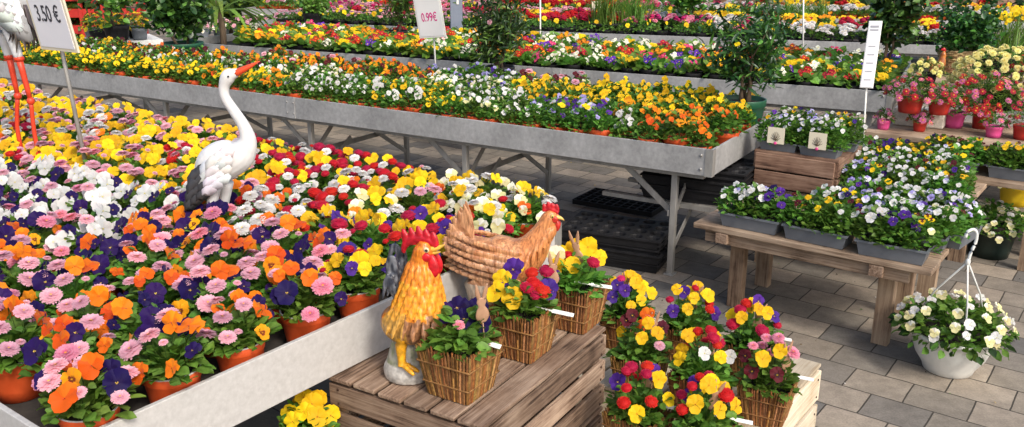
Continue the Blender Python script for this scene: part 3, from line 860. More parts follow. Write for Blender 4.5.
# ------------------------------------------------------------------ shrubs in pots
def shrub(label, base, H, crownr, crown_z, nl, potm=None, potr=.12, pot_h=.16, tone='md', ll=.05, shape='lance', multi=1, lean=(0,0), rz=0, berry=None, name='potted_shrub', cat='shrub', trunk_r=.012, squash=1.0, seed=1):
    r = random.Random(seed*97+int(nl)); t = thing(name, label, cat, base, rz)
    z0 = 0
    if potm is not None:
        link('pot', pot_mesh(potr, pot_h, potm, 'pot', 28), t); link('soil', soil_mesh(potr, pot_h*.85), t); z0 = pot_h*.8
    tr = MB(); tips = []
    for k in range(multi):
        a = r.uniform(0, 6.28); q = .25*potr if multi > 1 else 0
        pts = [(q*cos(a), q*sin(a), z0)]; n = 5
        for i in range(1, n+1):
            f = i/n; pts.append((q*cos(a)*(1+2*f)+lean[0]*f+r.uniform(-.01,.01), q*sin(a)*(1+2*f)+lean[1]*f+r.uniform(-.01,.01), z0+(crown_z+H*.25-z0)*f))
        tube(tr, pts, [trunk_r*(1.1-.7*i/n) for i in range(n+1)], 7)
        for b in range(int(10/multi)+3):
            f = r.uniform(.35,1); i = min(n-1, int(f*n)); s = Vector(pts[i]).lerp(Vector(pts[i+1]), f*n-i)
            az = r.uniform(0, 6.28); e = s+Vector((cos(az)*crownr*r.uniform(.4,.9), sin(az)*crownr*r.uniform(.4,.9), r.uniform(.05,.35)*H))
            mid = (s+e)/2+Vector((0,0,-.02)); tube(tr, [s, mid, e], [trunk_r*.4, trunk_r*.3, trunk_r*.12], 5); tips += [mid, e, (mid+e)/2]
    tr.obj('trunk', M_BARK, t)
    cr = MB()
    # leaf clumps round the twig tips, with gaps between the clumps
    cl = list(tips)
    for i in range(26):
        th = r.uniform(0, 6.28); ph = r.uniform(-1,1); q = r.uniform(.55,1)
        cl.append(Vector((cos(th)*math.sqrt(1-ph*ph)*crownr*q+lean[0], sin(th)*math.sqrt(1-ph*ph)*crownr*q+lean[1], crown_z+H*.5+ph*H*.5*q*squash)))
    for i in range(nl):
        c = r.choice(cl); s = crownr*.20
        p = (c.x+r.gauss(0,s), c.y+r.gauss(0,s), c.z+r.gauss(0,s))
        put_leaf(cr, LT[shape+r.choice(tone)], p, r.uniform(0,6.28), rad(r.uniform(-30,75)), ll*r.uniform(.6,1.25), r.uniform(-1,1), r)
    cr.obj('crown', M_DARKLEAF, t)
    if berry:
        hl = []
        for i in range(berry[1]):
            c = r.choice(cl); s = crownr*.22
            hl.append((berry[0], frame((r.uniform(-1,1), -.8, r.uniform(0,1)), 0, .018, (c.x+r.gauss(0,s), c.y-.02+r.gauss(0,s), c.z+r.gauss(0,s)))))
        heads(t, hl, 1, r)
    return t
tp = local(B0, BR, .80, .13, ZT-.06)
shrub('glossy dark shrub in a green pot on the right end of the middle table', tp, .62, .20, .24, 1300, M_GREENPL, .115, .155, 'mdd', .06, 'lance', 4, seed=2, lean=(-.02,0), berry=('p_yellow',5))
shrub('tall narrow olive leaved shrub standing at the middle of the middle table', P(500,84,ZT-.06), .85, .21, .12, 2000, M_BLACKPL, .10, .12, 'mdd', .06, 'lance', 3, seed=3, berry=('d_pale',6))
shrub('broad dark shrub in a green tub at the left rear of the middle table', P(184,57,ZT-.06), .66, .20, .16, 1500, M_GREENPL, .17, .12, 'dmd', .06, 'ov', 2, lean=(-.02,0), seed=4)
shrub('slim dark shrub at the right end of the primrose table', P(884,76,ZT-.02), .8, .16, .14, 1300, M_GREENPL, .10, .12, 'dmd', .05, 'ov', 2, seed=5)
shrub('small bright green shrub in dark pot among the rear flowers', P(313,27,ZT-.02), .30, .20, .14, 700, M_BLACKPL, .10, .15, 'ybm', .045, 'ov', 2, seed=6)
shrub('shrub with reddish twigs on the primrose table beside the price card', P(397,44,ZT-.02), .75, .15, .12, 1000, M_BLACKPL, .10, .12, 'mdm', .06, 'lance', 2, seed=7, berry=('d_red',14))
shrub('leafy shrub at the back between the narcissus and the glossy shrub', P(688,30,ZT-.02), .75, .24, .16, 1100, M_BLACKPL, .12, .14, 'mmy', .06, 'ov', 2, seed=8, berry=('p_yellow',8))
shrub('thin shrub at the far left end of the middle table behind the price sign', P(118,40,ZT-.06), .9, .35, .3, 1300, M_BLACKPL, .12, .14, 'mym', .07, 'ov', 2, seed=9)
# background evergreens rooted on the ground
for k, (x, y, lb, s, cr_) in enumerate([(-5.6, 11.5, 'round green bush at the rear left behind the white racks', 11, .9), (-4.1, 13.0, 'dark bush behind the palm at the rear', 12, .8), (-2.6,14.5,'grey green bush at the rear in line with the small shrub',13,.8),
        (-.6, 15.2, 'bush at the rear behind the blue grey pillar', 14, .9), (2.2, 14.8, 'dark green bush at the rear centre right', 15, .9), (5.4, 13.8, 'bush at the rear behind the white daisies', 16, .9), (7.8,12.2,'bush at the rear right corner',17,.9)]):
    shrub(lb, (x,y,0), 1.3, cr_, .35, 2200, None, tone='dmy', ll=.12, shape='ov', multi=3, trunk_r=.03, seed=s, name='garden_bush', cat='bush')

# narcissus clumps
def narcissus(label, base, n, fl, R=.11, H=.34):
    r = random.Random(n*3+fl); t = thing('narcissus_clump', label, 'potted flowers', base)
    link('pot', pot_mesh(R*1.1, .12, M_BLACKPL, 'pot', 20), t)
    lv = MB()
    for i in range(n):
        a = r.uniform(0,6.28); q = r.uniform(0,R); h = H*r.uniform(.6,1.05); x, y = q*cos(a), q*sin(a); dx, dy = r.gauss(0,.05), r.gauss(0,.05)
        M = Matrix.Rotation(r.uniform(0,6.28),4,'Z')
        w = .005; c = jit(LEAFY, r, .25); ca, sa = cos(a+1.5), sin(a+1.5)
        V = []
        for f in (0,.4,.8,1):
            ww = w*(1-.7*f*f); X = x+dx*f*f*2; Y = y+dy*f*f*2; Z = .1+h*f*(1-.1*f)
            V += [(X-ww*ca, Y-ww*sa, Z), (X+ww*ca, Y+ww*sa, Z)]
        lv.add(V, grid(4,2), c)
    lv.obj('leaves', M_LEAF, t)
    if fl:
        hl = []
        for i in range(fl):
            a = r.uniform(0,6.28); q = R*1.25*math.sqrt(r.random()); p = (q*cos(a), q*sin(a), .1+H*r.uniform(.72,1.02))
            hl.append(('p_yellow', frame((r.uniform(-.7,.7),-1,r.uniform(-.2,.8)), r.uniform(0,6), .021, p)))
        heads(t, hl, 1, r)
    return t
narcissus('tall clump of green narcissus leaves without flowers on the far table', P(606,34,ZT-.05), 160, 0, .2, .4)
narcissus('tall green narcissus leaves on the far table right of the other leafy clump', P(634,34,ZT-.05), 160, 0, .2, .36)
for k,(x,y,lb) in enumerate([(800,30,'yellow narcissus clump behind the strip of white daisies'),(818,26,'yellow narcissus clump just right of its twin behind the white daisies'),(784,28,'leftmost yellow narcissus clump behind the white daisies')]):
    narcissus(lb, P(x,y,ZT-.05), 60, 22, .13, .26)

# ------------------------------------------------------------------ right: low shelf, pots, basket
SR = rad(-35.2)
S0 = Vector((1.845, 4.479, .55))
t = thing('plant_shelf', 'long pale timber shelf on the right carrying red and pink pots', 'shelf', (S0.x, S0.y, 0), SR)
for k in range(3):
    m = MB(); box(m, (.92, .10+.195*k, .537), (1.9, .186, .026), col=(rnd.random(),rnd.random(),rnd.random())); m.obj('plank', M_BENCH, t, False, .002)
for x in (.04, .95, 1.8):
    m = MB(); box(m, (x, .05, .262), (.045, .045, .522), col=(.3,.2,.7)); box(m, (x, .53, .262), (.045,.045,.522), col=(.6,.2,.7)); m.obj('leg', M_BENCHV, t, False, .002)
m = MB(); box(m, (.92, .03, .50), (1.86, .02, .045), col=(.5,.5,.1)); m.obj('apron', M_BENCH, t, False, .002)
def small_pot(label, base, pr, ph, potmat, mix, R, H, kind='fine', nl=150, s=0, fs=.017, lod=1, name='flower_pot', soil=True):
    r = random.Random(s*77+3); t = thing(name, label, 'potted flowers', base)
    link('pot', pot_mesh(pr, ph, potmat, 'pot', 24), t)
    if soil: link('soil', soil_mesh(pr, ph*.86), t)
    fb = foliage(r, kind, R, H, nl, ph*.85)
    keys = [k for k, n in mix for _ in range(n)]; r.shuffle(keys); fl = []
    for i, k in enumerate(keys):
        ph_ = math.sqrt((i+.5)/len(keys)); th = i*2.4+r.uniform(-.3,.3); q = R*math.sin(ph_*PI/2)*r.uniform(.85,1.05)
        z = ph*.85+H*math.cos(ph_*PI/2)*r.uniform(.85,1.02)+.006
        nn = Vector((cos(th)*ph_+r.uniform(-.3,.3), sin(th)*ph_*.7-.5+r.uniform(-.3,.3), 1.1-.5*ph_))
        sz = fs*r.uniform(.85,1.15); fl.append((k, frame(nn, r.uniform(-.4,.4), sz, (q*cos(th), q*sin(th), z))))
    fb.obj('foliage', M_LEAF, t)
    heads(t, fl[:100], lod, r)
    if len(fl) > 100:
        bl = MB()
        for k, M in fl[100:]: bl.tpl(r.choice(flower_tpls(k, lod)), M)
        tag(bl.obj('flowers', M_PETAL, t), kind='stuff')
    return t
SH = .551
small_pot('small pink pot with pink daisies at the left end of the shelf', P(883,129,SH), .035, .05, M_PINKPL, [('m_pink',8)], .05, .06, s=1, nl=120)
small_pot('small red pot of pink daisies in front of the stone block', P(919,131,SH), .035, .05, M_REDPL, [('m_pink',9),('m_red',3)], .06, .07, s=2, nl=120)
small_pot('magenta pot with full pink daisies behind the small ones', P(953,127,SH), .055, .085, M_PINKPL, [('m_pink',22),('m_red',5)], .12, .12, s=3, nl=600, fs=.015)
small_pot('pink pot with small green daisy plant in the middle of the shelf', P(993,137,SH), .042, .058, M_PINKPL, [('m_pink',7)], .065, .07, s=4, nl=150)
small_pot('red pot with deep red daisies at the right edge of the shelf', P(1022,139,SH), .05, .07, M_REDPL, [('m_red',12)], .08, .09, s=5, nl=170)
bk = P(918,128,SH)
m = MB(); box(m, (0,0,.048), (.25,.12,.095)); o = m.obj('stone_block', M_CONC, None, False, .008); o.location = bk+Vector((.035,.07,0)); o.rotation_euler = (0,0,SR+.05)
tag(o, 'rough beige stone block on the shelf under a red flower pot', 'stone block')
small_pot('large red pot with red and pink daisies on the stone block', P(909,112,.648), .068, .085, M_REDPL, [('m_red',20),('m_pink',18)], .14, .12, s=6, nl=700, fs=.0165)
small_pot('second red pot with a white tag on the right of the stone block', P(938,114,.648), .055, .07, M_REDPL, [('m_red',16),('m_pink',8)], .10, .09, s=7, nl=420)
small_pot('red pot under a wide crimson daisy bush on the right of the shelf', P(981,128,SH), .055, .12, M_REDPL, [('m_red',80),('m_pink',30)], .22, .19, s=8, nl=1500, fs=.0175)
small_pot('round mound of pale yellow daisies behind the crimson bush', P(1003,108,.615), .13, .12, M_BLACKPL, [('m_yellow',190)], .30, .24, s=9, nl=900, fs=.02)
small_pot('pot of crimson daisies at the far right behind the shelf', P(1046,104,.615), .09, .12, M_REDPL, [('m_red',60),('m_pink',30)], .22, .22, s=10, nl=900, fs=.018)
small_pot('small pot of pale yellow primroses beside the brown bird ornament', P(925,86,.66), .06, .08, M_BLACKPL, [('m_yellow',24)], .10, .09, s=11, nl=170)
for k,(x,y,lb) in enumerate([(1000,66,'yellow narcissus clump to the right of the wicker basket'),(1026,62,'yellow narcissus clump at the right edge of the view')]):
    narcissus(lb, P(x,y+6,.62), 90, 46, .17, .34)
t = thing('low_plinth', 'low timber stand behind the shelf carrying baskets and narcissus', 'stand', (2.45, 5.15, 0), SR)
for k in range(8): m = MB(); box(m, (.60, .09+.185*k, .60), (1.5, .175, .03), col=(rnd.random(),.4,.2)); m.obj('plank', M_BENCH, t, False, .002)
q = P(936,76,.62); tb_ = thing('bird_ornament', 'small orange brown bird ornament left of the wicker basket', 'figurine', (q.x,q.y,.616), -.2)
m = MB(); loft(m, [(-.05,0,.03,.004,.004),(-.03,0,.05,.02,.022),(0,0,.06,.035,.035),(.02,0,.09,.03,.03),(.025,0,.13,.02,.02),(.027,0,.155,.018,.018),(.028,0,.172,.006,.006)], 14, 4, ref=(0,1,0)); loft(m, [(0,0,0,.03,.03),(0,0,.03,.02,.02),(0,0,.06,.02,.02)], 12, 3, ref=(0,1,0)); loft(m, [(-.03,0,.06,.012,.015),(-.06,0,.10,.014,.012),(-.07,0,.14,.003,.003)], 10, 3, ref=(0,1,0))
remesh(m, .0035, lambda x,y,z: lerp3((.55,.20,.04),(.30,.09,.03),.5+nz(x,y,z,40)), 'body', M_CERAMIC, tb_)
m = MB(); loft(m, [(.035,0,.172,.006,.004),(.025,0,.184,.012,.005),(.008,0,.178,.004,.003)], 8, 3, ref=(0,1,0)); m.K = [np.tile((.5,.01,.02),(len(v),1)) for v in m.V]; m.obj('comb', M_CERAMIC, tb_)
for x in (.02,1.1): 
    for y in (.1,.8):
        m = MB(); box(m, (x-.1,y,.292), (.05,.05,.584), col=(.4,.1,.2)); m.obj('leg', M_BENCHV, t, False)
# wicker basket and shrub
bp_ = P(954,73,.62)
t = thing('wicker_basket', 'woven straw basket standing below the round shrub', 'basket', bp_)
m = MB()
for k in range(12):
    z = .008+k*.0135; R_ = .085+.0032*k
    pts = [(cos(a/24*2*PI)*(R_+.004*(1 if (a+k)%2 else -1)), sin(a/24*2*PI)*(R_+.004*(1 if (a+k)%2 else -1)), z) for a in range(25)]
    tube(m, pts, .0078, 5, jit((.42,.27,.14), rnd, .25), cap=False)
lathe(m, [(.002,.01),(.08,.01),(.118,.16)], 20, (.20,.12,.06))
m.obj('weave', M_WICKER, t)
link('soil', soil_mesh(.128, .14), t)
shrub('round dark evergreen shrub growing out of the wicker basket', bp_+Vector((0,0,.13)), .40, .19, .06, 2200, None, tone='dmd', ll=.035, shape='ov', multi=3, seed=21, trunk_r=.008, cat='shrub')

# ------------------------------------------------------------------ viola trays
def tray_mesh():
    mb = MB(); w, d, h = .245, .135, .058
    def ring(sx, sy, z): return [(-sx/2,-sy/2,z),(0,-sy/2,z),(sx/2,-sy/2,z),(sx/2,0,z),(sx/2,sy/2,z),(0,sy/2,z),(-sx/2,sy/2,z),(-sx/2,0,z)]
    V = []
    for sx, sy, z in ((.01,.01,0),(w*.88,d*.82,0),(w*.97,d*.95,h*.86),(w*1.02,d*1.04,h*.87),(w*1.02,d*1.04,h),(w*.96,d*.94,h),(w*.94,d*.9,h*.8),(.01,.01,h*.8)): V += ring(sx, sy, z)
    mb.add(V, grid(8,8,True)); return mb.mesh('tray', M_GREYPL, False)
TRAY = tray_mesh(); TS = MB(); box(TS, (0,0,.045), (.222,.118,.006)); TSM = TS.mesh('soil', M_SOIL, False)
VM = {'white':[('white',11),('whitelilac',2)], 'whitepale':[('white',8),('cream',4)], 'yellow':[('yellow',5),('maroonyellow',2),('maroon',2)], 'purple':[('purple',8),('violet',2)], 'mar':[('maroonyellow',6),('maroon',3),('cream',1)],
      'lilac':[('lilac',3),('whitelilac',7),('purple',1)], 'mix':[('white',5),('purple',2),('yellow',1),('maroon',1)], 'gold':[('yellow',6),('maroonyellow',3),('violet',2)], 'maroon':[('maroon',3),('yellow',2),('white',1)],
      'bigwhite':[('white',7)]}
def viola_tray(label, base, rz, cells, s, fs=.0165, tilt=0, H=.085, R_=.062, nl=210, sc=1):
    fs *= .86
    r = random.Random(s*5+11); t = thing('viola_tray', label, 'plant tray', base, rz)
    t.rotation_euler = (0, tilt, rz); t.scale = (sc,sc,sc)
    link('tray', TRAY, t); link('soil', TSM, t)
    for k, key in enumerate(cells):
        cx = (k-1)*.078
        fb = foliage(r, 'viola' if key not in ('purple',) else 'viola', R_*1.14, H+.01, nl, .045)
        keys = [a for a, n in VM[key] for _ in range(max(1, int(n*.72)))]; r.shuffle(keys); fl = []
        for i, kk in enumerate(keys):
            f = math.sqrt((i+.4)/len(keys)); th = i*2.4+r.uniform(-.3,.3); q = R_*1.05*f
            big = fs*(1.4 if key in ('bigwhite','purple') else 1)
            fl.append((kk, frame((cos(th)*f*.6+r.uniform(-.3,.3), sin(th)*f*.5-.7, r.uniform(.5,1.1)), r.uniform(-.3,.3), big*r.uniform(.85,1.15), (q*cos(th), q*sin(th), .05+H*(1-.45*f*f)+r.uniform(.004,.022)))))
        add_stems(fb, fl, .05)
        o = fb.obj('viola_plant', M_LEAF, t); o.location = (cx, 0, 0)
        heads(o, fl, 0, r)
    return t
# wooden crate behind the bench
KR = rad(-36.0); K0 = P(757,150,.57)
t = thing('wooden_crate', 'dark brown wooden crate at the left of the rear bench carrying two grey viola trays', 'crate', (K0.x,K0.y,0), KR)
KW, KD = .36, .37
for k in range(2):
    z = .445+.081*k
    for (c, s_, mt) in (((KW/2,-.007,z),(KW,.014,.073),M_WOODDARK), ((KW/2,KD+.007,z),(KW,.014,.073),M_WOODDARK), ((-.007,KD/2,z),(.014,KD-.014,.073),M_WOODDARKY), ((KW+.007,KD/2,z),(.014,KD-.014,.073),M_WOODDARKY)):
        m = MB(); box(m, c, s_, col=(rnd.random(),rnd.random(),rnd.random())); m.obj('side_board', mt, t, False, .002)
for k in range(4):
    m = MB(); box(m, (KW/2,.047+.093*k,.566), (KW+.026,.087,.012), col=(rnd.random(),rnd.random(),.5)); m.obj('top_board', M_WOODDARK, t, False, .002)
for x in (.015,KW-.015):
    for y in (.015,KD-.015):
        m = MB(); box(m, (x,y,.480), (.03,.03,.155), col=(.2,.2,.8)); m.obj('corner_post', M_WOODDARK, t, False)
ct = lambda x, y: local(K0, KR, x, y, .573)
def crate_tag(parent_label, at, rz):
    t = thing('picture_tag', parent_label, 'plant tag', at, rz)
    m = MB(); box(m, (0,0,.035), (.078,.003,.074)); m.obj('card', M_CREAM, t, False)
    m = MB(); r = random.Random(3)
    for b in range(9):                                     # branching dark twig drawing
        a = rad(20+b*17.5); q = [(0,-.0022,.012)]
        for s_ in range(1,4): q.append((cos(a)*.0085*s_+r.uniform(-.002,.002), -.0022, .012+abs(sin(a))*.014*s_))
        tube(m, q, [.0016,.0013,.001,.0006], 4, cap=False)
    m.obj('twig_print', M_BARK, t)
    m = MB(); ellipsoid(m, (0,-.003,0), (.008,.003,.007), col=(1,1,1)); m.obj('pink_clip', M_PINKPL, t)
viola_tray('grey tray of pale violas at the left on the brown crate', ct(.085,.065), KR+.04, ['mix','lilac','white'], 1, H=.17, R_=.08, nl=380, fs=.019, sc=.72)
viola_tray('grey tray of white and yellow violas at the right on the brown crate', ct(.275,.06), KR-.03, ['lilac','white','whitepale'], 2, H=.17, R_=.08, nl=380, fs=.019, sc=.72)
viola_tray('grey tray of mixed violas at the rear left of the brown crate', ct(.09,.25), KR, ['white','gold','lilac'], 3, H=.17, R_=.08, nl=380, fs=.019, sc=.72)
viola_tray('grey tray of mixed violas at the rear right of the brown crate', ct(.30,.235), KR+.1, ['white','gold','mix'], 4, H=.17, R_=.08, nl=380, fs=.019, sc=.72)
crate_tag('square tag with dark twig drawing on the left crate tray', ct(.085,-.006)+Vector((0,0,.042)), KR)
crate_tag('square tag with dark twig drawing on the right crate tray', ct(.275,-.010)+Vector((0,0,.042)), KR)
# bench in front
NR = rad(-37.4); N0 = P(692,222,.40); NW = .91; ND = .60
t = thing('wooden_bench', 'low weathered timber bench with grey viola trays on top', 'bench', (N0.x,N0.y,0), NR)
yy = 0
for k, w in enumerate((.14,.15,.145,.15)):
    m = MB(); box(m, (NW/2+rnd.uniform(-.008,.008), yy+w/2, .388), (NW, w-.005, .022), col=(rnd.random(),rnd.random(),rnd.random())); m.obj('top_plank', M_BENCH, t, False, .003); yy += w
m = MB(); box(m, (NW/2-.01,.035,.35), (NW-.12,.022,.05), col=(.3,.5,.2)); m.obj('rail', M_BENCH, t, False, .002)
m = MB(); box(m, (NW/2-.01,ND-.06,.35), (NW-.12,.022,.05), col=(.6,.5,.2)); m.obj('rail', M_BENCH, t, False, .002)
for x in (.10, .70):
    m = MB(); box(m, (x+.03,.28,.354), (.05,.56,.042), col=(.5,.5,.5)); m.obj('cross_beam', M_WOODOLDY, t, False, .002)
    for y in (.19,.49):
        m = MB(); box(m, (x+.035,y,.164), (.062,.045,.328), col=(x*.5+.2,.4,.7)); m.obj('leg', M_BENCHV, t, False, .003)
NB = lambda x, y, z=.401: local(N0, NR, x, y, z)
k = 20
spec = [(.225,.09,['white','white','purple'],'grey tray of small white violas at the left front of the bench'),
        (.49,.085,['maroon','yellow','maroon'],'grey tray of yellow and maroon violas in the middle front of the bench'),
        (.765,.078,['bigwhite','purple','mar'],'grey tray of white, purple and maroon pansies at the right front of the bench'),
        (.53,.27,['white','gold','lilac'],'grey tray of white and gold violas behind the middle front tray'),
        (.79,.26,['white','lilac','whitepale'],'grey tray of white and lilac violas behind the right front tray'),
        (.80,.44,['white','lilac','white'],'grey tray of white violas third from the bench front at the right'),
        (.60,.48,['lilac','mix','white'],'grey tray of lilac violas third from the bench front in the middle')]
for x, y, cells, lb in spec:
    k += 1; viola_tray(lb, NB(x,y), NR+rnd.uniform(-.05,.05), cells, k, .0185, H=.105, R_=.07, nl=270)
viola_tray('grey viola tray jutting out over the right end of the bench', NB(.90,.40,.402), NR+1.45, ['mix','lilac','white'], 40, tilt=.0)
# second low bench behind with more trays
t2o = local(N0, NR, .40, .68); 
t = thing('rear_bench', 'low timber bench behind the front bench under more viola trays', 'bench', (t2o.x,t2o.y,0), NR)
for q in range(5):
    m = MB(); box(m, (-.02-.0*q,.09+.16*q,.388), (.92,.155,.024), col=(rnd.random(),.2,.6)); m.obj('top_plank', M_BENCH, t, False, .003)
for x in (-.38,.36):
    for y in (.10,.70):
        m = MB(); box(m, (x,y,.188), (.07,.05,.376), col=(.3,.6,.3)); m.obj('leg', M_BENCHV, t, False)
cells = [['lilac','gold','white'],['white','white','maroon'],['white','mix','white'],['maroon','gold','mix'],['white','gold','white'],['gold','white','mix'],['maroon','purple','gold'],['gold','white','yellow'],['mix','gold','white'],['gold','mix','lilac'],['white','gold','purple'],['gold','gold','mix']]
k = 0
for j in range(4):
    for i in range(2):
        p = local((t2o.x,t2o.y), NR, .085+.25*i-.035*j, .10+.19*j, .401)
        viola_tray(f'grey tray of mixed violas on the rear bench, {ORD[j]} row, {nth(i+1)} from the left', p, NR+rnd.uniform(-.06,.06), cells[k], 60+k, .0165, H=.10, R_=.068, nl=250); k += 1
# pots on the ground at right
small_pot('black pot of creamy yellow violas on the paving right of the bench', P(992,257,0)+Vector((0,.04,0)), .115, .15, M_DKGREENPL, [('cream',40),('white',12)], .19, .14, 'viola', 650, 31, .02)
small_pot('yellow pot with yellow violas at the right edge behind the black pot', P(1014,204,0), .095, .13, M_YELLOWPL, [('yellow',16),('cream',14)], .19, .18, 'viola', 300, 32, .018)
st_ = P(985,172,.42)
t = thing('low_stand', 'small low timber stand under the shelf holding two viola trays', 'stand', (st_.x,st_.y,0), NR)
m = MB(); box(m, (0,.0,.405), (.56,.30,.025), col=(.3,.4,.5)); m.obj('top', M_BENCH, t, False, .003)
for x in (-.24,.24):
    for y in (-.11,.11): m = MB(); box(m, (x,y,.195), (.04,.04,.39), col=(.3,.6,.3)); m.obj('leg', M_BENCHV, t, False)
for x, cl_, lb in ((-.14,['gold','maroon','yellow'],'grey tray of yellow and maroon violas under the left part of the shelf'),(.14,['yellow','gold','maroon'],'grey tray of yellow and maroon violas nearest the yellow pot')):
    viola_tray(lb, local((st_.x,st_.y), NR, x, -.03, .419), NR+x*.2, cl_, 90+int(x*100), .0185, H=.10, R_=.068, nl=250)
# hanging bowl
hb = P(951,373,0)+Vector((0,.03,0))
t = thing('hanging_bowl', 'white hanging bowl of cream violas set down on the paving', 'hanging pot', hb); t.scale = (1.2,1.2,1.2)
mb = MB(); lathe(mb, [(.002,0),(.062,0),(.07,.004),(.075,.02),(.098,.055),(.112,.095),(.116,.118),(.121,.12),(.121,.13),(.112,.13),(.108,.11)], 36); mb.obj('bowl', M_WHITEPL, t)
link('soil', soil_mesh(.118,.115), t)
r = random.Random(5); fb = foliage(r, 'viola', .155, .09, 700, .125); 
for i in range(160):
    a = r.uniform(0,6.28); put_leaf(fb, LT['ov'+r.choice('mdy')], (cos(a)*r.uniform(.11,.165), sin(a)*r.uniform(.11,.165), r.uniform(.115,.15)), a, rad(r.uniform(-45,20)), .026*r.uniform(.7,1.3), r.uniform(-1,1), r)
fb.obj('foliage', M_LEAF, t)
for i in range(46):
    f = math.sqrt((i+.5)/46); th = i*2.4+r.uniform(-.3,.3); q = .16*math.sin(f*PI/2)
    z = .14+.085*math.cos(f*PI/2)+.012
    o = link('viola', flower_mesh('cream' if r.random() < .75 else 'white', r), t)
    o.matrix_local = frame((cos(th)*f+r.uniform(-.3,.3), sin(th)*f*.8-.55, 1.0-.45*f), r.uniform(-.4,.4), .0165*r.uniform(.8,1.15), (q*cos(th), q*sin(th), z))
hk = MB(); top = (Q(968,262,3.02)-hb)/1.2
for a in (.3, 2.4, 4.5):
    s_ = Vector((cos(a)*.116, sin(a)*.116, .13)); mid = (s_+top)/2+Vector((cos(a)*.014, sin(a)*.014, 0))
    tube(hk, [s_, mid, top], .0026, 6)
hk.obj('hanger_strap', M_WHITEPL, t)
hk = MB(); pts = [top+Vector((0,0,-.004)), top+Vector((.004,0,.03)), top+Vector((.012,0,.055)), top+Vector((.012,0,.085)), top+Vector((0,0,.098)), top+Vector((-.016,0,.09)), top+Vector((-.018,0,.075))]
tube(hk, catmull([tuple(p) for p in pts], 4), .0045, 8); ellipsoid(hk, top, (.007,.007,.012)); hk.obj('hook', M_WHITEPL, t)

# ------------------------------------------------------------------ black plug trays under the middle table
def plug_tray_mesh():
    mb = MB(); W, D, h = .50, .32, .045; nx, ny = 6, 4
    # rim and sides
    def ring(sx, sy, z, n=1): return [(-sx/2,-sy/2,z),(sx/2,-sy/2,z),(sx/2,sy/2,z),(-sx/2,sy/2,z)]
    V = []
    for sx, sy, z in ((W*.93,D*.93,0),(W*.97,D*.96,h*.8),(W*1.0,D*1.0,h*.82),(W,D,h),(W*.98,D*.98,h)): V += ring(sx,sy,z)
    mb.add(V, grid(5,4,True))
    cw, cd = W*.98/nx, D*.98/ny
    for i in range(nx):
        for j in range(ny):
            cx = -W*.49+cw*(i+.5); cy = -D*.49+cd*(j+.5); n = 12; V = []
            R_ = min(cw,cd)*.42
            for k in range(n):
                a = 2*PI*(k+.5)/n; m_ = max(abs(cos(a)),abs(sin(a))); V.append((cx+cos(a)/m_*cw/2, cy+sin(a)/m_*cd/2, h))
            for rr, z in ((R_,h),(R_*.92,h-.006),(R_*.72,.004),(.003,.004)):
                for k in range(n): a = 2*PI*(k+.5)/n; V.append((cx+cos(a)*rr, cy+sin(a)*rr, z))
            mb.add(V, grid(5,n,True))
    return mb.mesh('plug_tray', M_BLACKPL, False)
PT = plug_tray_mesh()
def tray_stack(base, n, rz, where, zs=.024, r=rnd):
    for k in range(n):
        o = link('plug_tray', PT); o.location = (base[0]+r.uniform(-.012,.012), base[1]+r.uniform(-.012,.012), base[2]+zs*k); o.rotation_euler = (0,0,rz+r.uniform(-.035,.035))
        pos = 'topmost' if k == n-1 else ('lowest' if k == 0 else f'{nth(k+1)} from the bottom')
        tag(o, f'black plug tray, {pos} of the {where}', 'plant tray', f'black trays in the {where}')
tb = P(624,262,0); tray_stack((tb.x-.02, tb.y+.06, .002), 6, BR-rad(90)+.12, 'stack on the paving under the table')
tb = local(B0, BR, .36, .17, .35); tray_stack((tb.x, tb.y, .318), 6, BR-rad(90)+.05, 'stack on the rail under the table')
m = MB(); 
for x in (.2,.5): box(m, (x,.30,.305), (.03,.62,.02))
o = m.obj('support_rack', M_STEEL, None, False); o.location = (B0[0],B0[1],0); o.rotation_euler = (0,0,BR); tag(o, 'pair of flat metal bars carrying the black trays under the table', 'rack')
# open black grid lying on the paving
m = MB(); W, D = .5, .3
for i in range(11): box(m, (-W/2+W*i/10, 0, .02), (.006,D,.03))
for i in range(7): box(m, (0, -D/2+D*i/6, .0205), (W,.006,.028))
o = m.obj('grid_tray', M_BLACKPL, None, False); o.location = P(622,205,.0); o.rotation_euler = (0,0,BR-rad(90)); tag(o, 'empty black grid tray lying on the paving behind the stacked trays', 'plant tray')

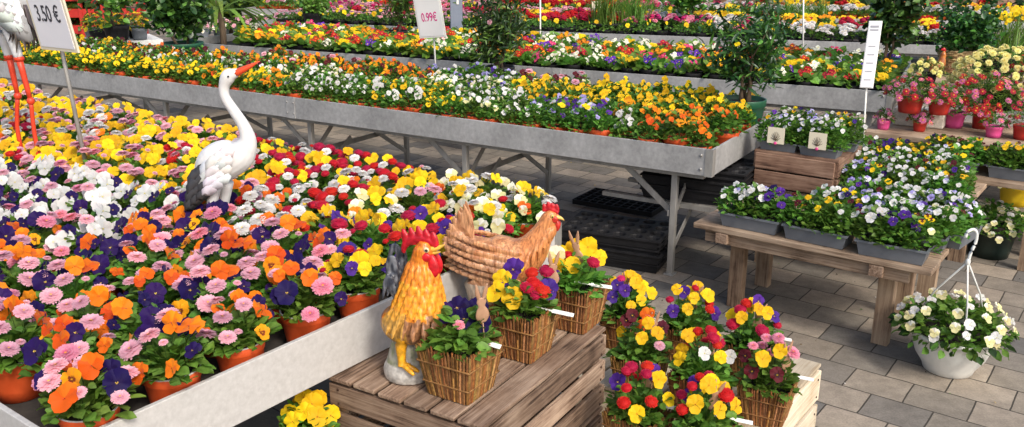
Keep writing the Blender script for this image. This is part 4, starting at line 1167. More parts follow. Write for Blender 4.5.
# ------------------------------------------------------------------ wooden crates in front
def fruit_crate(label, org, rz, W, D, z0, H, nb, mtx, mty, toplid=True):
    t = thing('wooden_crate', label, 'crate', (org[0],org[1],z0), rz)
    r = random.Random(int(W*1000)+nb); bh = (H-.012)/nb
    rc = lambda: (r.random(), r.random(), r.random())
    for k in range(nb):
        z = bh*(k+.5)
        g = .017
        for c, s_, mt in (((W/2,.006,z),(W,.012,bh-g),mtx), ((W/2,D-.006,z),(W,.012,bh-g),mtx), ((.006,D/2,z+.001),(.0125,D-.026,bh-g),mty), ((W-.006,D/2,z+.001),(.0125,D-.026,bh-g),mty)):
            m = MB(); box(m, c, (s_[0],s_[1],s_[2]*r.uniform(.95,1.0)), col=rc()); m.obj('side_board', mt, t, False, .0025)
    for x in (.03, W-.03):
        for y in (.03, D-.03):
            m = MB(); box(m, (x,y,H/2-.01), (.034,.034,H-.03), col=rc()); m.obj('corner_post', M_WOODOLD, t, False, .002)
    n = 6; w = W/n
    for k in range(n):
        m = MB(); box(m, (w*(k+.5), D/2, H-.006+r.uniform(-.002,.001)), (w-r.uniform(.006,.012), D+.006, .011), col=rc()); m.obj('top_slat', mty, t, False, .0025)
    nl = MB()
    for k in range(nb):
        for x in (.03,W-.03):
            for dz in (-.25,.25): ellipsoid(nl, (x,-.0015,bh*(k+.5+dz)), (.004,.002,.004), seg=6, rings=4)
        for y in (.03,D-.03):
            for dz in (-.25,.25): ellipsoid(nl, (W+.0015,y,bh*(k+.5+dz)), (.002,.004,.004), seg=6, rings=4)
    nl.obj('nails', plain('rusty_nail', (.06,.03,.02), .7, .5), t)
    return t
HR = rad(-31.6)                                  # short edge runs left corner -> front corner
HL = Vector((-.443, 1.908, 0))
hw = .452; hd = .60
# local x: from left corner to front corner, local y: away to the upper right
fruit_crate('weathered wooden crate carrying the hen, rooster and three straw pots', HL, HR, hw, hd, .262, .238, 3, M_WOODOLD, M_WOODOLDY)
fruit_crate('lower weathered crate beneath the crate with the hen and rooster', HL, HR, hw, hd, 0, .258, 3, M_WOODOLD, M_WOODOLDY)
HP = lambda x, y: local(HL, HR, x, y, .5015)
LR = rad(-37); L0 = Vector((.20, 2.10, 0))
LZ = .25
p_corner = P(808,380,LZ)
ld, lw = .52, .62
Lx = Vector((cos(LR), sin(LR),0)); Ly = Vector((-sin(LR), cos(LR),0))
L0 = p_corner-Lx*lw-Ly*ld*.75
fruit_crate('pale low wooden crate at the lower right under a crowd of straw pots', L0, LR, lw, ld, 0, LZ, 2, M_PALEWOOD, M_PALEWOOD)

# ------------------------------------------------------------------ straw pots
def straw_mesh():
    mb = MB(); r = random.Random(9); w0, w1, h = .046, .064, .105
    n = 34
    for side in range(4):
        M = Matrix.Rotation(side*PI/2, 4, 'Z')
        for k in range(n):
            s = -1+2*(k+.5)/n; c = jit((.24,.105,.03) if r.random() < .7 else (.36,.185,.065), r, .4)
            a = Vector((s*w0+r.uniform(-.001,.001), -w0-.001+r.uniform(-.0015,.001), 0)); b = Vector((s*w1*1.0+r.uniform(-.003,.003), -w1+r.uniform(-.002,.002), h+r.uniform(-.004,.012)))
            a = M@a; b = M@b; tube(mb, [a, (a+b)/2+M.to_3x3()@Vector((r.uniform(-.001,.001),-.001,0)), b], [.0029,.0033,.0022], 5, c, cap=False)
    V = []
    for w, z in ((.002,.002),(w0-.002,.002),(w1-.003,h-.003),(w1-.006,h-.004),(w1-.008,h-.02)): V += [(-w,-w,z),(w,-w,z),(w,w,z),(-w,w,z)]
    mb.add(V, grid(5,4,True), (.20,.09,.028))
    wall = mb.mesh('straw_wall', M_STRAW)
    bb = MB()
    for z in (.032,.078):
        w = w0+(w1-w0)*z/h+.0042; q = [(-w,-w,z),(w,-w,z+.001),(w,w,z),(-w,w,z-.001),(-w,-w,z)]
        pts = []
        for i in range(4):
            for f in range(6): pts.append(Vector(q[i]).lerp(Vector(q[i+1]), f/6))
        pts.append(Vector(q[4])); tube(bb, pts, .0021, 6, (.24,.115,.038), cap=False)
    return wall, bb.mesh('band', M_STRAW)
SW, SB = straw_mesh()
SS = MB(); box(SS, (0,0,.088), (.112,.112,.006)); SS = SS.mesh('soil', M_SOIL, False)
M_RABBIT = noise_mat('pinkish_wood', (.34,.18,.10), (.50,.30,.19), 30, .6, .1)
def rabbit_mesh():
    mb = MB()
    loft(mb, [(0,0,-.06,.0012,.0012),(0,0,0,.0012,.0012)], 5, 1)
    loft(mb, [(0,0,-.004,.006,.0015),(0,0,.006,.012,.002),(0,0,.018,.010,.002),(0,0,.026,.006,.002),(0,0,.034,.0085,.002),(0,0,.042,.006,.0018)], 12, 3, ref=(0,1,0))
    loft(mb, [(-.003,0,.038,.003,.0015),(-.006,0,.052,.004,.0015),(-.007,0,.068,.001,.001)], 8, 3, ref=(0,1,0))
    loft(mb, [(.004,0,.038,.003,.0015),(.008,0,.053,.004,.0015),(.012,0,.066,.001,.001)], 8, 3, ref=(0,1,0))
    return mb.mesh('rabbit_pick', M_RABBIT)
RB = rabbit_mesh()
def tag_mesh():
    mb = MB(); box(mb, (.03,0,0), (.05,.012,.0012)); box(mb, (-.015,0,0), (.04,.005,.0012)); return mb.mesh('plant_label', M_WHITE, False)
TG = tag_mesh()
def straw_pot(label, base, rz, mix, s, H=.085, R=.078, kind='spat', big=.0265, rabbit=True, lab=True, rp=(.02,.01), tg=(.05,-.02,.115,.3), sc=1, name='straw_flower_pot', zf=(.135,.185)):
    r = random.Random(s*3+41); t = thing(name, label, 'potted flowers', base, rz)
    t.scale = (sc,sc,sc)
    link('straw_wall', SW, t); link('band', SB, t); link('soil', SS, t)
    fb = foliage(r, kind, R*1.3, H*.85, 110, .09); v = foliage(r, 'viola', R*.95, H*.95, 110, .092)
    fb.V += v.V; fb.F += [f+fb.n for f in v.F]; fb.K += v.K; fb.n += v.n
    fl = []
    for (k, x, y, z) in mix:
        x += r.uniform(-.004,.004); y += r.uniform(-.004,.004)
        if k[:2] == 'd_': nn = (x*4+r.uniform(-.2,.2), y*3-.35, 1); sz = .0168*r.uniform(.75,1.2)
        else: nn = (x*6+r.uniform(-.35,.35), -.9+r.uniform(-.25,.25), r.uniform(.3,.8)); sz = big
        M = Matrix.Rotation(-rz, 4, 'Z')@frame(nn, r.uniform(-.25,.25), sz*r.uniform(.88,1.12), (x,y,z))
        fl.append((k, M))
    add_stems(fb, fl, .09); fb.obj('foliage', M_LEAF, t)
    for k, M in fl:
        o = link('daisy' if k[:2] == 'd_' else 'pansy', flower_mesh(k, r), t); o.matrix_local = M
    if rabbit:
        o = link('rabbit_pick', RB, t); q = Matrix.Rotation(-rz,3,'Z')@Vector((rp[0],rp[1],0)); o.location = (q.x,q.y,.155); o.rotation_euler = (.15, r.uniform(-.2,.3), -rz+r.uniform(-.4,.4)); o.scale = (1.2,1.2,1.25)
    if lab:
        o = link('plant_label', TG, t); q = Matrix.Rotation(-rz,3,'Z')@Vector((tg[0],tg[1],0)); o.location = (q.x,q.y,tg[2]); o.rotation_euler = (.3, .12, -rz+tg[3])
    return t
def cluster(r, spec_, zf=(.14,.19), R=.07):
    out = []; keys = [k for k, n in spec_ for _ in range(n)]; r.shuffle(keys); n = len(keys)
    for i, k in enumerate(keys):
        f = math.sqrt((i+.5)/n); th = i*2.4+r.uniform(-.4,.4)
        out.append((k, f*R*cos(th), f*R*sin(th), zf[1]-(zf[1]-zf[0])*f*f+r.uniform(-.012,.012)))
    return out
# three on the hen crate
b1 = P(460,404,.5015); b2 = P(523,363,.5015); b3 = P(576,333,.5015)
b1.z = b2.z = b3.z = .502
BRZ = HR
straw_pot('straw pot with one pink daisy and dark violet pansies at the crate front corner', b1+Vector((0,.068,0)), BRZ, [('violet',-.03,.03,.155),('violet',-.005,.04,.165),('violet',.03,.04,.16),('violet',.01,.02,.15),('violet',.045,.02,.14),('d_pink',.0,-.01,.15)], 1, rp=(.045,.0), tg=(.03,-.015,.118,-.35), sc=1.13)
straw_pot('straw pot with crimson daisies and yellow pansies in the middle of the crate', b2+Vector((0,.066,0)), BRZ, [('yellow',-.05,.02,.17),('yellow',-.065,-.01,.15),('yellow',-.02,-.035,.145),('purple',-.025,.04,.185),('yellow',-.02,.05,.18),('d_red',.02,.0,.17),('d_red',.035,.0,.165),('d_red',.01,-.015,.165),('d_red',.03,-.025,.15),('d_red',.045,-.015,.155),('d_red',.02,.02,.185),('d_red',.055,.02,.19),('purple',.06,.0,.155),('purple',-.04,.0,.145)], 2, rp=(.07,.03), tg=(.06,-.03,.115,-.25), sc=1.10)
straw_pot('straw pot with yellow pansies and one red daisy at the far end of the crate', b3+Vector((0,.062,0)), BRZ, [('yellow',-.045,.0,.15),('yellow',-.03,.03,.165),('yellow',-.01,.0,.155),('yellow',.0,.035,.185),('yellow',.03,.03,.19),('d_red',.045,-.01,.165),('d_red',-.02,.03,.17),('yellow',.06,.02,.165),('cream',-.05,.02,.17),('purple',-.055,-.02,.13)], 3, rp=(.01,.02), tg=(.03,-.04,.12,-.1), sc=1.10)
# crowd on the low crate
LP = lambda x, y: P(x, y, LZ)
r = random.Random(77)
mixes = {'a':[('yellow',8),('d_red',4),('purple',3)], 'b':[('d_pink',8),('maroon',3),('yellow',2)], 'c':[('d_red',6),('yellow',7),('purple',2)], 'd':[('orange',2),('yellow',4),('d_pale',3),('maroon',3)], 'e':[('yellow',11),('purple',4),('d_magenta',1)], 'f':[('white',2),('d_red',7),('yellow',6)], 'g':[('d_red',10),('purple',2),('yellow',4)]}
low = [(628,352,'e','straw pot of yellow and purple pansies just right of the hen crate',.0),
       (690,366,'a','straw pot with yellow pansies and two red daisies at the back of the low crate',.0),
       (752,384,'c','straw pot with tall red daisies and violet pansy at back right of the low crate',.0),
       (642,398,'d','straw pot with one orange pansy and pale pink daisy beside the hen crate',.0),
       (703,420,'f','straw pot with white pansy and red daisies in the middle of the low crate',.0),
       (770,428,'b','straw pot of pink daisies at the right corner of the low crate',.0),
       (640,462,'g','straw pot of crimson daisies in the front left of the low crate',.0),
       (705,476,'c','straw pot of red daisies and yellow pansies at the bottom edge of the view',.0)]
for x, y, k, lb, dz in low:
    p = LP(x, y)+Vector((0,.05,0)); p.z = LZ+.001
    straw_pot(lb, p, LR+rnd.uniform(-.15,.15), cluster(r, mixes[k], (.15,.235), .075), r.randrange(999), H=.11, R=.085, rp=(r.uniform(-.02,.05),r.uniform(-.02,.03)), lab=k in 'bcg', tg=(.06,0,.125,-.2), sc=1.03, big=.022)
yp = P(311,440,.36)
straw_pot('straw pot of yellow pansies at the bottom edge left of the hen crate', P(311,470,.26), .3, cluster(r, [('yellow',9)], (.15,.18), .06), 55, rabbit=False, lab=False)
ob = MB(); box(ob, (0,0,.13), (.26,.24,.259), col=(.4,.2,.2)); ob = ob.obj('timber_block', M_WOODOLD, None, False, .004); q = P(311,470,.26); ob.location = (q.x,q.y,0); ob.rotation_euler=(0,0,HR); tag(ob, 'timber block under the yellow pansies left of the hen crate', 'block')

# ------------------------------------------------------------------ birds
def feather(mb, p, d, nrm, L_, w, th):
    d = Vector(d).normalized(); nrm = Vector(nrm).normalized(); s = d.cross(nrm).normalized(); u = s.cross(d)
    p = Vector(p)
    rows = [(*(p), w*.35, th*.5), (*(p+d*L_*.35+nrm*th*.3), w*.9, th), (*(p+d*L_*.75+nrm*th*.3), w*.75, th*.8), (*(p+d*L_), w*.12, th*.3)]
    loft(mb, rows, 8, 2, ref=tuple(nrm))
# rooster
rb = P(410,380,.5015)
rt = thing('rooster_figurine', 'orange ceramic rooster with red comb standing on a grey stone base', 'figurine', (rb.x-.004, rb.y+.03, .502), -.3); rt.scale = (1.1,1.1,1.03)
m = MB(); r = random.Random(4)
loft(m, [(-.04,.01,.165,.018,.02),(-.03,.008,.155,.045,.046),(-.005,.004,.14,.060,.058),(.02,0,.15,.060,.058),(.035,0,.19,.050,.052),(.035,0,.23,.040,.040),(.036,0,.265,.030,.030),(.040,0,.295,.024,.024),(.044,0,.316,.021,.022),(.046,0,.334,.010,.012)], 20, 4, ref=(0,1,0))
loft(m, [(.0,0,.15,.055,.05),(.0,0,.12,.045,.045),(-.005,0,.10,.02,.02)], 16, 3, ref=(0,1,0))
for row in range(7):                                              # hackle feathers
    z = .285-row*.021; R_ = .026+row*.0062
    for k in range(13+row):
        a = 2*PI*(k+.5*(row%2))/(13+row); nx, ny = cos(a), sin(a)
        feather(m, (.036-.002*row+nx*R_*.95, ny*R_*.95, z), (nx*.35, ny*.35, -1), (nx,ny,.3), .042, .0068, .004)
for sd in (-1,1):                                                # wings
    for row in range(4):
        for k in range(6):
            feather(m, (.045-.012*k, sd*(.050-.0012*(k-2)**2), .172-.014*row+.001*k), (-.55,-sd*.12,-.8), (0,sd,0), .030, .0085, .004)
def rc_(x,y,z):
    n_ = nz(x,y,z,60)*.5; 
    if z > .235+n_*.03: c = lerp3((.78,.24,.02), (.76,.15,.015), (z-.28)*10+n_)
    elif z > .168+n_*.06: c = lerp3((.74,.22,.02), (.82,.40,.03), .5+n_*1.5)
    else: c = lerp3((.42,.20,.09), (.28,.12,.05), .5+n_)
    s = math.sin(z*520+x*90)*.10
    if y < -.035 and x < .02 and z < .18: c = lerp3(c, (.75,.42,.06), .6)
    return tuple(max(0, q*(1+s)) for q in c)
remesh(m, .0022, rc_, 'body', M_FEATHER, rt)
m = MB()
for k in range(5):                                               # comb
    a = .010+.0115*k; x = .070-.0165*k
    loft(m, [(x,0,.322,.008,.006),(x-.003,0,.342+.004*(2-abs(k-2)),.0085,.0058),(x-.007,0,.357+.005*(2-abs(k-2)),.0035,.003)], 8, 3, ref=(0,1,0))
loft(m, [(.073,0,.325,.006,.006),(.045,0,.338,.009,.007),(.015,0,.333,.011,.007),(.0,0,.318,.008,.006),(-.004,0,.300,.004,.003)], 10, 3, ref=(0,1,0))
remesh(m, .002, lambda x,y,z: (.48,.008,.02), 'comb', M_CERAMIC, rt)
m = MB()
for sd in (-1,1): loft(m, [(.060,sd*.008,.306,.008,.006),(.066,sd*.011,.285,.013,.007),(.066,sd*.011,.265,.013,.007),(.062,sd*.010,.252,.004,.004)], 10, 4, ref=(0,1,0)); ellipsoid(m, (.052,sd*.017,.303), (.014,.006,.012))
remesh(m, .002, lambda x,y,z: (.55,.01,.018), 'wattle', M_CERAMIC, rt)
m = MB(); loft(m, [(.058,0,.316,.009,.008),(.074,0,.321,.006,.006),(.090,0,.330,.001,.001)], 8, 3); loft(m, [(.058,0,.308,.007,.006),(.070,0,.309,.004,.004),(.080,0,.312,.001,.001)], 8, 3)
m.add(*[np.concatenate(q) for q in (m.V,m.F)], (1,1,1)) if False else None
m.K = [np.tile((.72,.42,.06),(len(v),1)) for v in m.V]; m.obj('beak', M_CERAMIC, rt)
m = MB()
for sd in (-1,1):
    ellipsoid(m, (.056,sd*.0185,.320), (.0065,.003,.0065), col=(.75,.62,.35)); ellipsoid(m, (.057,sd*.0205,.320), (.0034,.002,.0034), col=(.02,.02,.02))
m.obj('eye', M_CERAMIC, rt)
m = MB(); rt_ = random.Random(31)
for k in range(16):
    y = -.026+.0035*k; e = rt_.uniform(-.014,.014); hgt = rt_.uniform(.24,.31); out = rt_.uniform(.002,.022)
    pts = [(-.022, y*.6, .150), (-.040, y*.9, .20), (-.040-out*.15, y*1.2, hgt-.03), (-.042-out*.45, y*1.3, hgt), (-.048-out*.75, y*1.4, hgt-.012), (-.052-out, y*1.5, hgt-.05)]
    loft(m, [(p_[0]+.022, p_[1]+.01+e*.3, p_[2], w_, .0032) for p_, w_ in zip(pts, (.008,.009,.009,.0085,.007,.002))], 8, 4, ref=(0,1,0))
remesh(m, .0024, lambda x,y,z: lerp3((.03,.035,.05),(.16,.17,.19),.35+1.2*nz(x*3,y*3,z,60)), 'tail', M_CERAMIC, rt)
for sd, x in ((-1,.005),(1,-.015)):
    m = MB(); loft(m, [(x,sd*.030,.130,.022,.020),(x-.004,sd*.040,.095,.013,.013),(x-.002,sd*.044,.060,.009,.009),(x+.0,sd*.046,.046,.010,.010)], 10, 4)
    for a in (-.5,0,.5): loft(m, [(x,sd*.046,.05,.007,.007),(x+.022*cos(a),sd*.044+.022*sin(a),.042,.006,.006),(x+.036*cos(a),sd*.042+.036*sin(a),.034,.003,.003)], 6, 3)
    m.K = [np.tile((.80,.38,.02),(len(v),1)) for v in m.V]; m.obj('leg', M_CERAMIC, rt)
m = MB(); loft(m, [(0,0,-.001,.054,.052),(0,0,.015,.057,.055),(0,0,.035,.053,.050),(-.002,0,.055,.044,.042),(-.004,0,.085,.034,.032),(-.004,0,.115,.02,.02)], 18, 4, ref=(0,1,0))
for k in range(30): a = r.uniform(0,6.28); ellipsoid(m, (cos(a)*.042, sin(a)*.04, r.uniform(.004,.035)), (.011,.011,.009))
remesh(m, .003, lambda x,y,z: lerp3((.36,.34,.31), (.20,.22,.12) if z > .04 else (.52,.50,.46), .5+nz(x,y,z,60)), 'stone_base', M_CERAMIC, rt)
# hen
hb_ = Vector((-.040, 2.235, .502))
ht = thing('hen_figurine', 'brown ceramic hen with raised tail sitting at the back of the crate', 'figurine', hb_, -.12); ht.scale = (.93,.93,.95)
m = MB(); r = random.Random(8)
loft(m, [(-.105,0,.235,.022,.030),(-.075,0,.205,.050,.045),(-.03,0,.180,.072,.062),(.02,0,.178,.075,.066),(.065,0,.188,.066,.058),(.100,0,.215,.050,.046),(.125,0,.255,.036,.034),(.142,0,.292,.026,.026),(.153,0,.315,.023,.023),(.160,0,.332,.011,.012)], 22, 4, ref=(0,1,0))
loft(m, [(-.06,0,.14,.05,.05),(-.02,0,.09,.075,.062),(.01,0,.03,.07,.06),(.01,0,.0,.078,.066)], 18, 3, ref=(0,1,0))
for k in range(7):                                                # tail fan
    for sd in (-1,1):
        a = rad(98+k*7.0); bx, bz = -.075-.004*k, .205+.006*(3-k)
        feather(m, (bx, sd*(.006+.002*k), bz), (cos(a)*1.0, sd*.07, sin(a)), (0,sd,.0), .128-.009*k, .016, .0055)
for row in range(6):
    for k in range(11):
        for sd in (-1,1): feather(m, (.075-.0185*k-.009*(row%2), sd*(.064-.0022*abs(row-2.5)**2 - .0011*max(0,k-4)**2), .222-.020*row+.004*k), (-1,0,-.10+.10*k/9), (0,sd,.15), .040, .0095, .0042)
for row in range(6):
    for k in range(14):
        a = 2*PI*(k+.5*(row%2))/14; f = row/5; cx = .145-.055*f; cz = .285-.075*f; R_ = .026+.026*f
        feather(m, (cx+cos(a)*R_*.8+.006, sin(a)*R_, cz+.35*cos(a)*R_), (-.35+cos(a)*.2, sin(a)*.3, -1), (cos(a),sin(a),.3), .036, .0065, .0032)
def hc_(x,y,z):
    n_ = nz(x,y,z,45); c = lerp3((.60,.29,.13), (.40,.16,.065), .5+n_*1.4)
    if x > .07: c = lerp3(c, (.66,.24,.07), .7)
    w = math.sin(x*210+z*90+y*60+nz(x,y,z,18)*7)
    if x < -.06 and z > .19: c = lerp3(c, (.12,.06,.04) if w > .5 else (.58,.33,.19), .35+.3*abs(n_))
    elif z < .205 and x < .05: c = lerp3(c, (.14,.07,.045) if w > .6 else (.58,.38,.25), .38)
    if z < .12 and x < -.02: c = lerp3(c, (.58,.52,.42), .75)
    if z < .075: c = lerp3((.50,.42,.28), (.30,.22,.12), .5+n_)
    return c
remesh(m, .0022, hc_, 'body', M_FEATHER, ht)
m = MB()
for k in range(4):
    x = .172-.012*k; loft(m, [(x,0,.330,.007,.005),(x-.001,0,.345+.003*(k%3),.0065,.0048),(x-.003,0,.353+.003*(k%3),.003,.003)], 8, 3, ref=(0,1,0))
loft(m, [(.176,0,.328,.006,.006),(.155,0,.338,.008,.006),(.135,0,.334,.004,.004)], 8, 3, ref=(0,1,0))
remesh(m, .002, lambda x,y,z: (.50,.012,.02), 'comb', M_CERAMIC, ht)
m = MB()
for sd in (-1,1): loft(m, [(.172,sd*.007,.306,.006,.005),(.175,sd*.009,.292,.009,.006),(.172,sd*.008,.277,.004,.004)], 8, 4, ref=(0,1,0)); ellipsoid(m, (.166,sd*.018,.313), (.011,.005,.010))
remesh(m, .002, lambda x,y,z: (.52,.03,.02), 'wattle', M_CERAMIC, ht)
m = MB(); loft(m, [(.168,0,.316,.008,.007),(.182,0,.313,.005,.005),(.193,0,.306,.001,.001)], 8, 3); m.K = [np.tile((.70,.45,.12),(len(v),1)) for v in m.V]; m.obj('beak', M_CERAMIC, ht)
m = MB()
for sd in (-1,1): ellipsoid(m, (.160,sd*.0205,.322), (.0055,.003,.0055), col=(.7,.45,.1)); ellipsoid(m, (.161,sd*.0222,.322), (.003,.002,.003), col=(.02,.02,.02))
m.obj('eye', M_CERAMIC, ht)

# storks: shapes traced in the bird's own side plane (x towards the beak, z up)
def stork_small():
    base = P(217,207,.74); d = proj(base)[2]; S = d/FPX
    def q(px, py, y=0): return ((px-217)*S+(207-py)*S*.10, y, (207-py)*S/cos(PITCH)+.172)
    t = thing('stork_figurine', 'small white metal stork with red beak standing among the flowers', 'figurine', (base.x, base.y, ZT-.078), .0)
    W_ = (.64,.64,.63); K_ = (.05,.05,.055)
    m = MB()
    loft(m, [(*q(196,188),.008,.010),(*q(203,175),.030,.030),(*q(213,163),.054,.048),(*q(226,157),.060,.050),(*q(240,152),.045,.038),(*q(247,139),.026,.025),(*q(243,125),.018,.018),(*q(233,110),.0155,.0155),(*q(225,98),.0145,.0145),(*q(224,88),.0155,.0155),(*q(228,79),.021,.019),(*q(234,76),.014,.013),(*q(239,74),.008,.007)], 16, 5, ref=(0,1,0))
    def sc(x,y,z): return W_
    remesh(m, .003, sc, 'body', M_STORK, t)
    m = MB(); loft(m, [(*q(235,76),.012,.011),(*q(246,71),.0085,.008),(*q(258,65),.0012,.0012)], 8, 4, col=(.68,.07,.02)); m.obj('beak', M_STORK, t)
    m = MB()
    for sd in (-1,1): ellipsoid(m, q(230,78,sd*.0205), (.003,.0015,.003), col=(.02,.02,.02))
    m.obj('eye', M_STORK, t)
    for sd in (-1,1):
        m = MB(); r = random.Random(2)
        for row in range(4):                                        # overlapping sheet metal feathers
            for k in range(6):
                px, py = 238-6.0*k-1.2*row, 142+3.8*k+8.0*row
                dark = (k >= 4 and row >= 0) or (k >= 3 and row >= 2)
                c = K_ if dark else jit((.60,.60,.61), r, .22)
                a = Vector(q(px,py,sd*(.054-.0015*abs(row-1)-.002*max(0,k-2)))); b = Vector(q(px-14,py+10+1.5*k,sd*(.051-.003*max(0,k-2))))
                dd = (b-a).normalized(); s_ = dd.cross(Vector((0,1,0)))
                V = []
                for f, w in ((0,.010),(.35,.020),(.75,.017),(1,.003)):
                    c0 = a.lerp(b, f)+Vector((0,sd*(.002+.006*f*(1-f)),0)); V += [tuple(c0-s_*w), tuple(c0+Vector((0,sd*.004,0))), tuple(c0+s_*w)]
                m.add(V, grid(4,3), c)
        o = m.obj('wing', M_STORK, t); sm = o.modifiers.new('t','SOLIDIFY'); sm.thickness = .0015
    m = MB(); r = random.Random(6)
    for k in range(9):
        y = -.024+.006*k; a = q(203,172,y); b = q(192,190,y*1.1); c = q(190+r.uniform(-2,2),204+r.uniform(-4,3),y)
        loft(m, [(*a,.008,.004),(*b,.008,.003),(*c,.002,.001)], 6, 3, col=K_ if k%4 else (.12,.12,.13))
    m.obj('tail', M_STORK, t)
    for sd, dx in ((-1,0),(1,8)):
        m = MB(); loft(m, [(*q(216+dx,180,sd*.02),.026,.022),(*q(214+dx,198,sd*.02),.019,.016),(*q(213+dx,213,sd*.02),.008,.008)], 8, 3, col=(.62,.62,.62)); loft(m, [(*q(213+dx,210,sd*.02),.005,.005),((213+dx-217)*S,sd*.02,.08,.004,.004),((213+dx-217)*S,sd*.02,0,.006,.006)], 6, 2, col=(.65,.08,.02)); m.obj('leg', M_STORK, t)
stork_small()
def stork_big():
    base = P(30,150,.72); d = proj(base)[2]; S = d/FPX; z0 = ZT-.066
    def q(px, py, y=0): return ((px-30-(150-py)*.0)*S+ (150-py)*S*.165, y, (150-py)*S/cos(PITCH)+.72-z0)
    t = thing('stork_figurine', 'large white stork with long red legs standing at the left edge', 'figurine', (base.x, base.y, z0), 0)
    W_ = (.62,.63,.64)
    m = MB()
    loft(m, [(*q(24,22),.02,.02),(*q(18,13),.06,.05),(*q(6,0),.10,.085),(*q(-8,-6),.13,.10),(*q(-26,-18),.10,.08),(*q(-36,-34),.05,.05),(*q(-34,-58),.032,.032),(*q(-24,-82),.028,.028),(*q(-26,-100),.03,.03),(*q(-34,-106),.034,.032),(*q(-46,-104),.016,.016)], 18, 4, ref=(0,1,0))
    remesh(m, .006, lambda x,y,z: W_, 'body', M_STORK, t)
    m = MB(); loft(m, [(*q(-42,-104),.016,.016),(*q(-62,-98),.01,.01),(*q(-84,-90),.002,.002)], 8, 4, col=(.68,.09,.02)); m.obj('beak', M_STORK, t)
    for sd in (-1,1):
        m = MB(); r = random.Random(2)
        for row in range(4):
            for k in range(5):
                a = Vector(q(-26+7*k+3*row, -26+6*k+7*row-4, sd*(.10-.006*k))); b = a+Vector((.105, 0, -.075-.012*k))
                dd = (b-a).normalized(); s_ = dd.cross(Vector((0,1,0))); V = []
                for f, w in ((0,.02),(.35,.042),(.75,.038),(1,.010)):
                    c0 = a.lerp(b, f)+Vector((0,sd*(.004+.014*f*(1-f)),0)); V += [tuple(c0-s_*w), tuple(c0+Vector((0,sd*.008,0))), tuple(c0+s_*w)]
                m.add(V, grid(4,3), jit((.60,.61,.62), r, .2) if k < 4 or row < 2 else (.30,.30,.30))
        o = m.obj('wing', M_STORK, t); sm = o.modifiers.new('t','SOLIDIFY'); sm.thickness = .002
    m = MB(); r = random.Random(6)
    for k in range(60):
        y = r.uniform(-.09,.09); a = q(22+r.uniform(-8,6),12+r.uniform(-4,8),y*.7); e = (34+r.uniform(-14,8), 44+r.uniform(-10,12)); b = q((22+e[0])/2+3, (22+e[1])/2, y); c = q(*e, y)
        loft(m, [(*a,.010,.006),(*b,.012,.005),(*c,.002,.001)], 6, 3, col=jit((.10,.085,.075), r, .4))
    m.obj('tail', M_STORK, t)
    for sd, pts in ((1, [(2,28),(0,45),(4,63),(12,100),(11,128),(15,152)]), (-1, [(13,22),(19,40),(26,62),(37,101),(40,128),(44,150)])):
        y = sd*.045
        m = MB(); P_ = [q(a, b, y) for a, b in pts]
        loft(m, [(*P_[0],.042,.036),(*P_[1],.026,.024),(*P_[2],.016,.016)], 10, 4, col=W_); 
        rd = (.66,.055,.02)
        loft(m, [(*P_[2],.013,.013),(*P_[3],.0085,.0085)], 8, 3, col=rd); ellipsoid(m, P_[3], (.015,.015,.016), col=rd); ellipsoid(m, P_[2], (.020,.019,.014), col=rd)
        loft(m, [(*P_[3],.0085,.0085),(*P_[4],.008,.008),(*P_[5],.009,.009),(P_[5][0],y,.004,.010,.010)], 8, 3, col=rd)
        m.obj('leg', M_STORK, t)
stork_big()

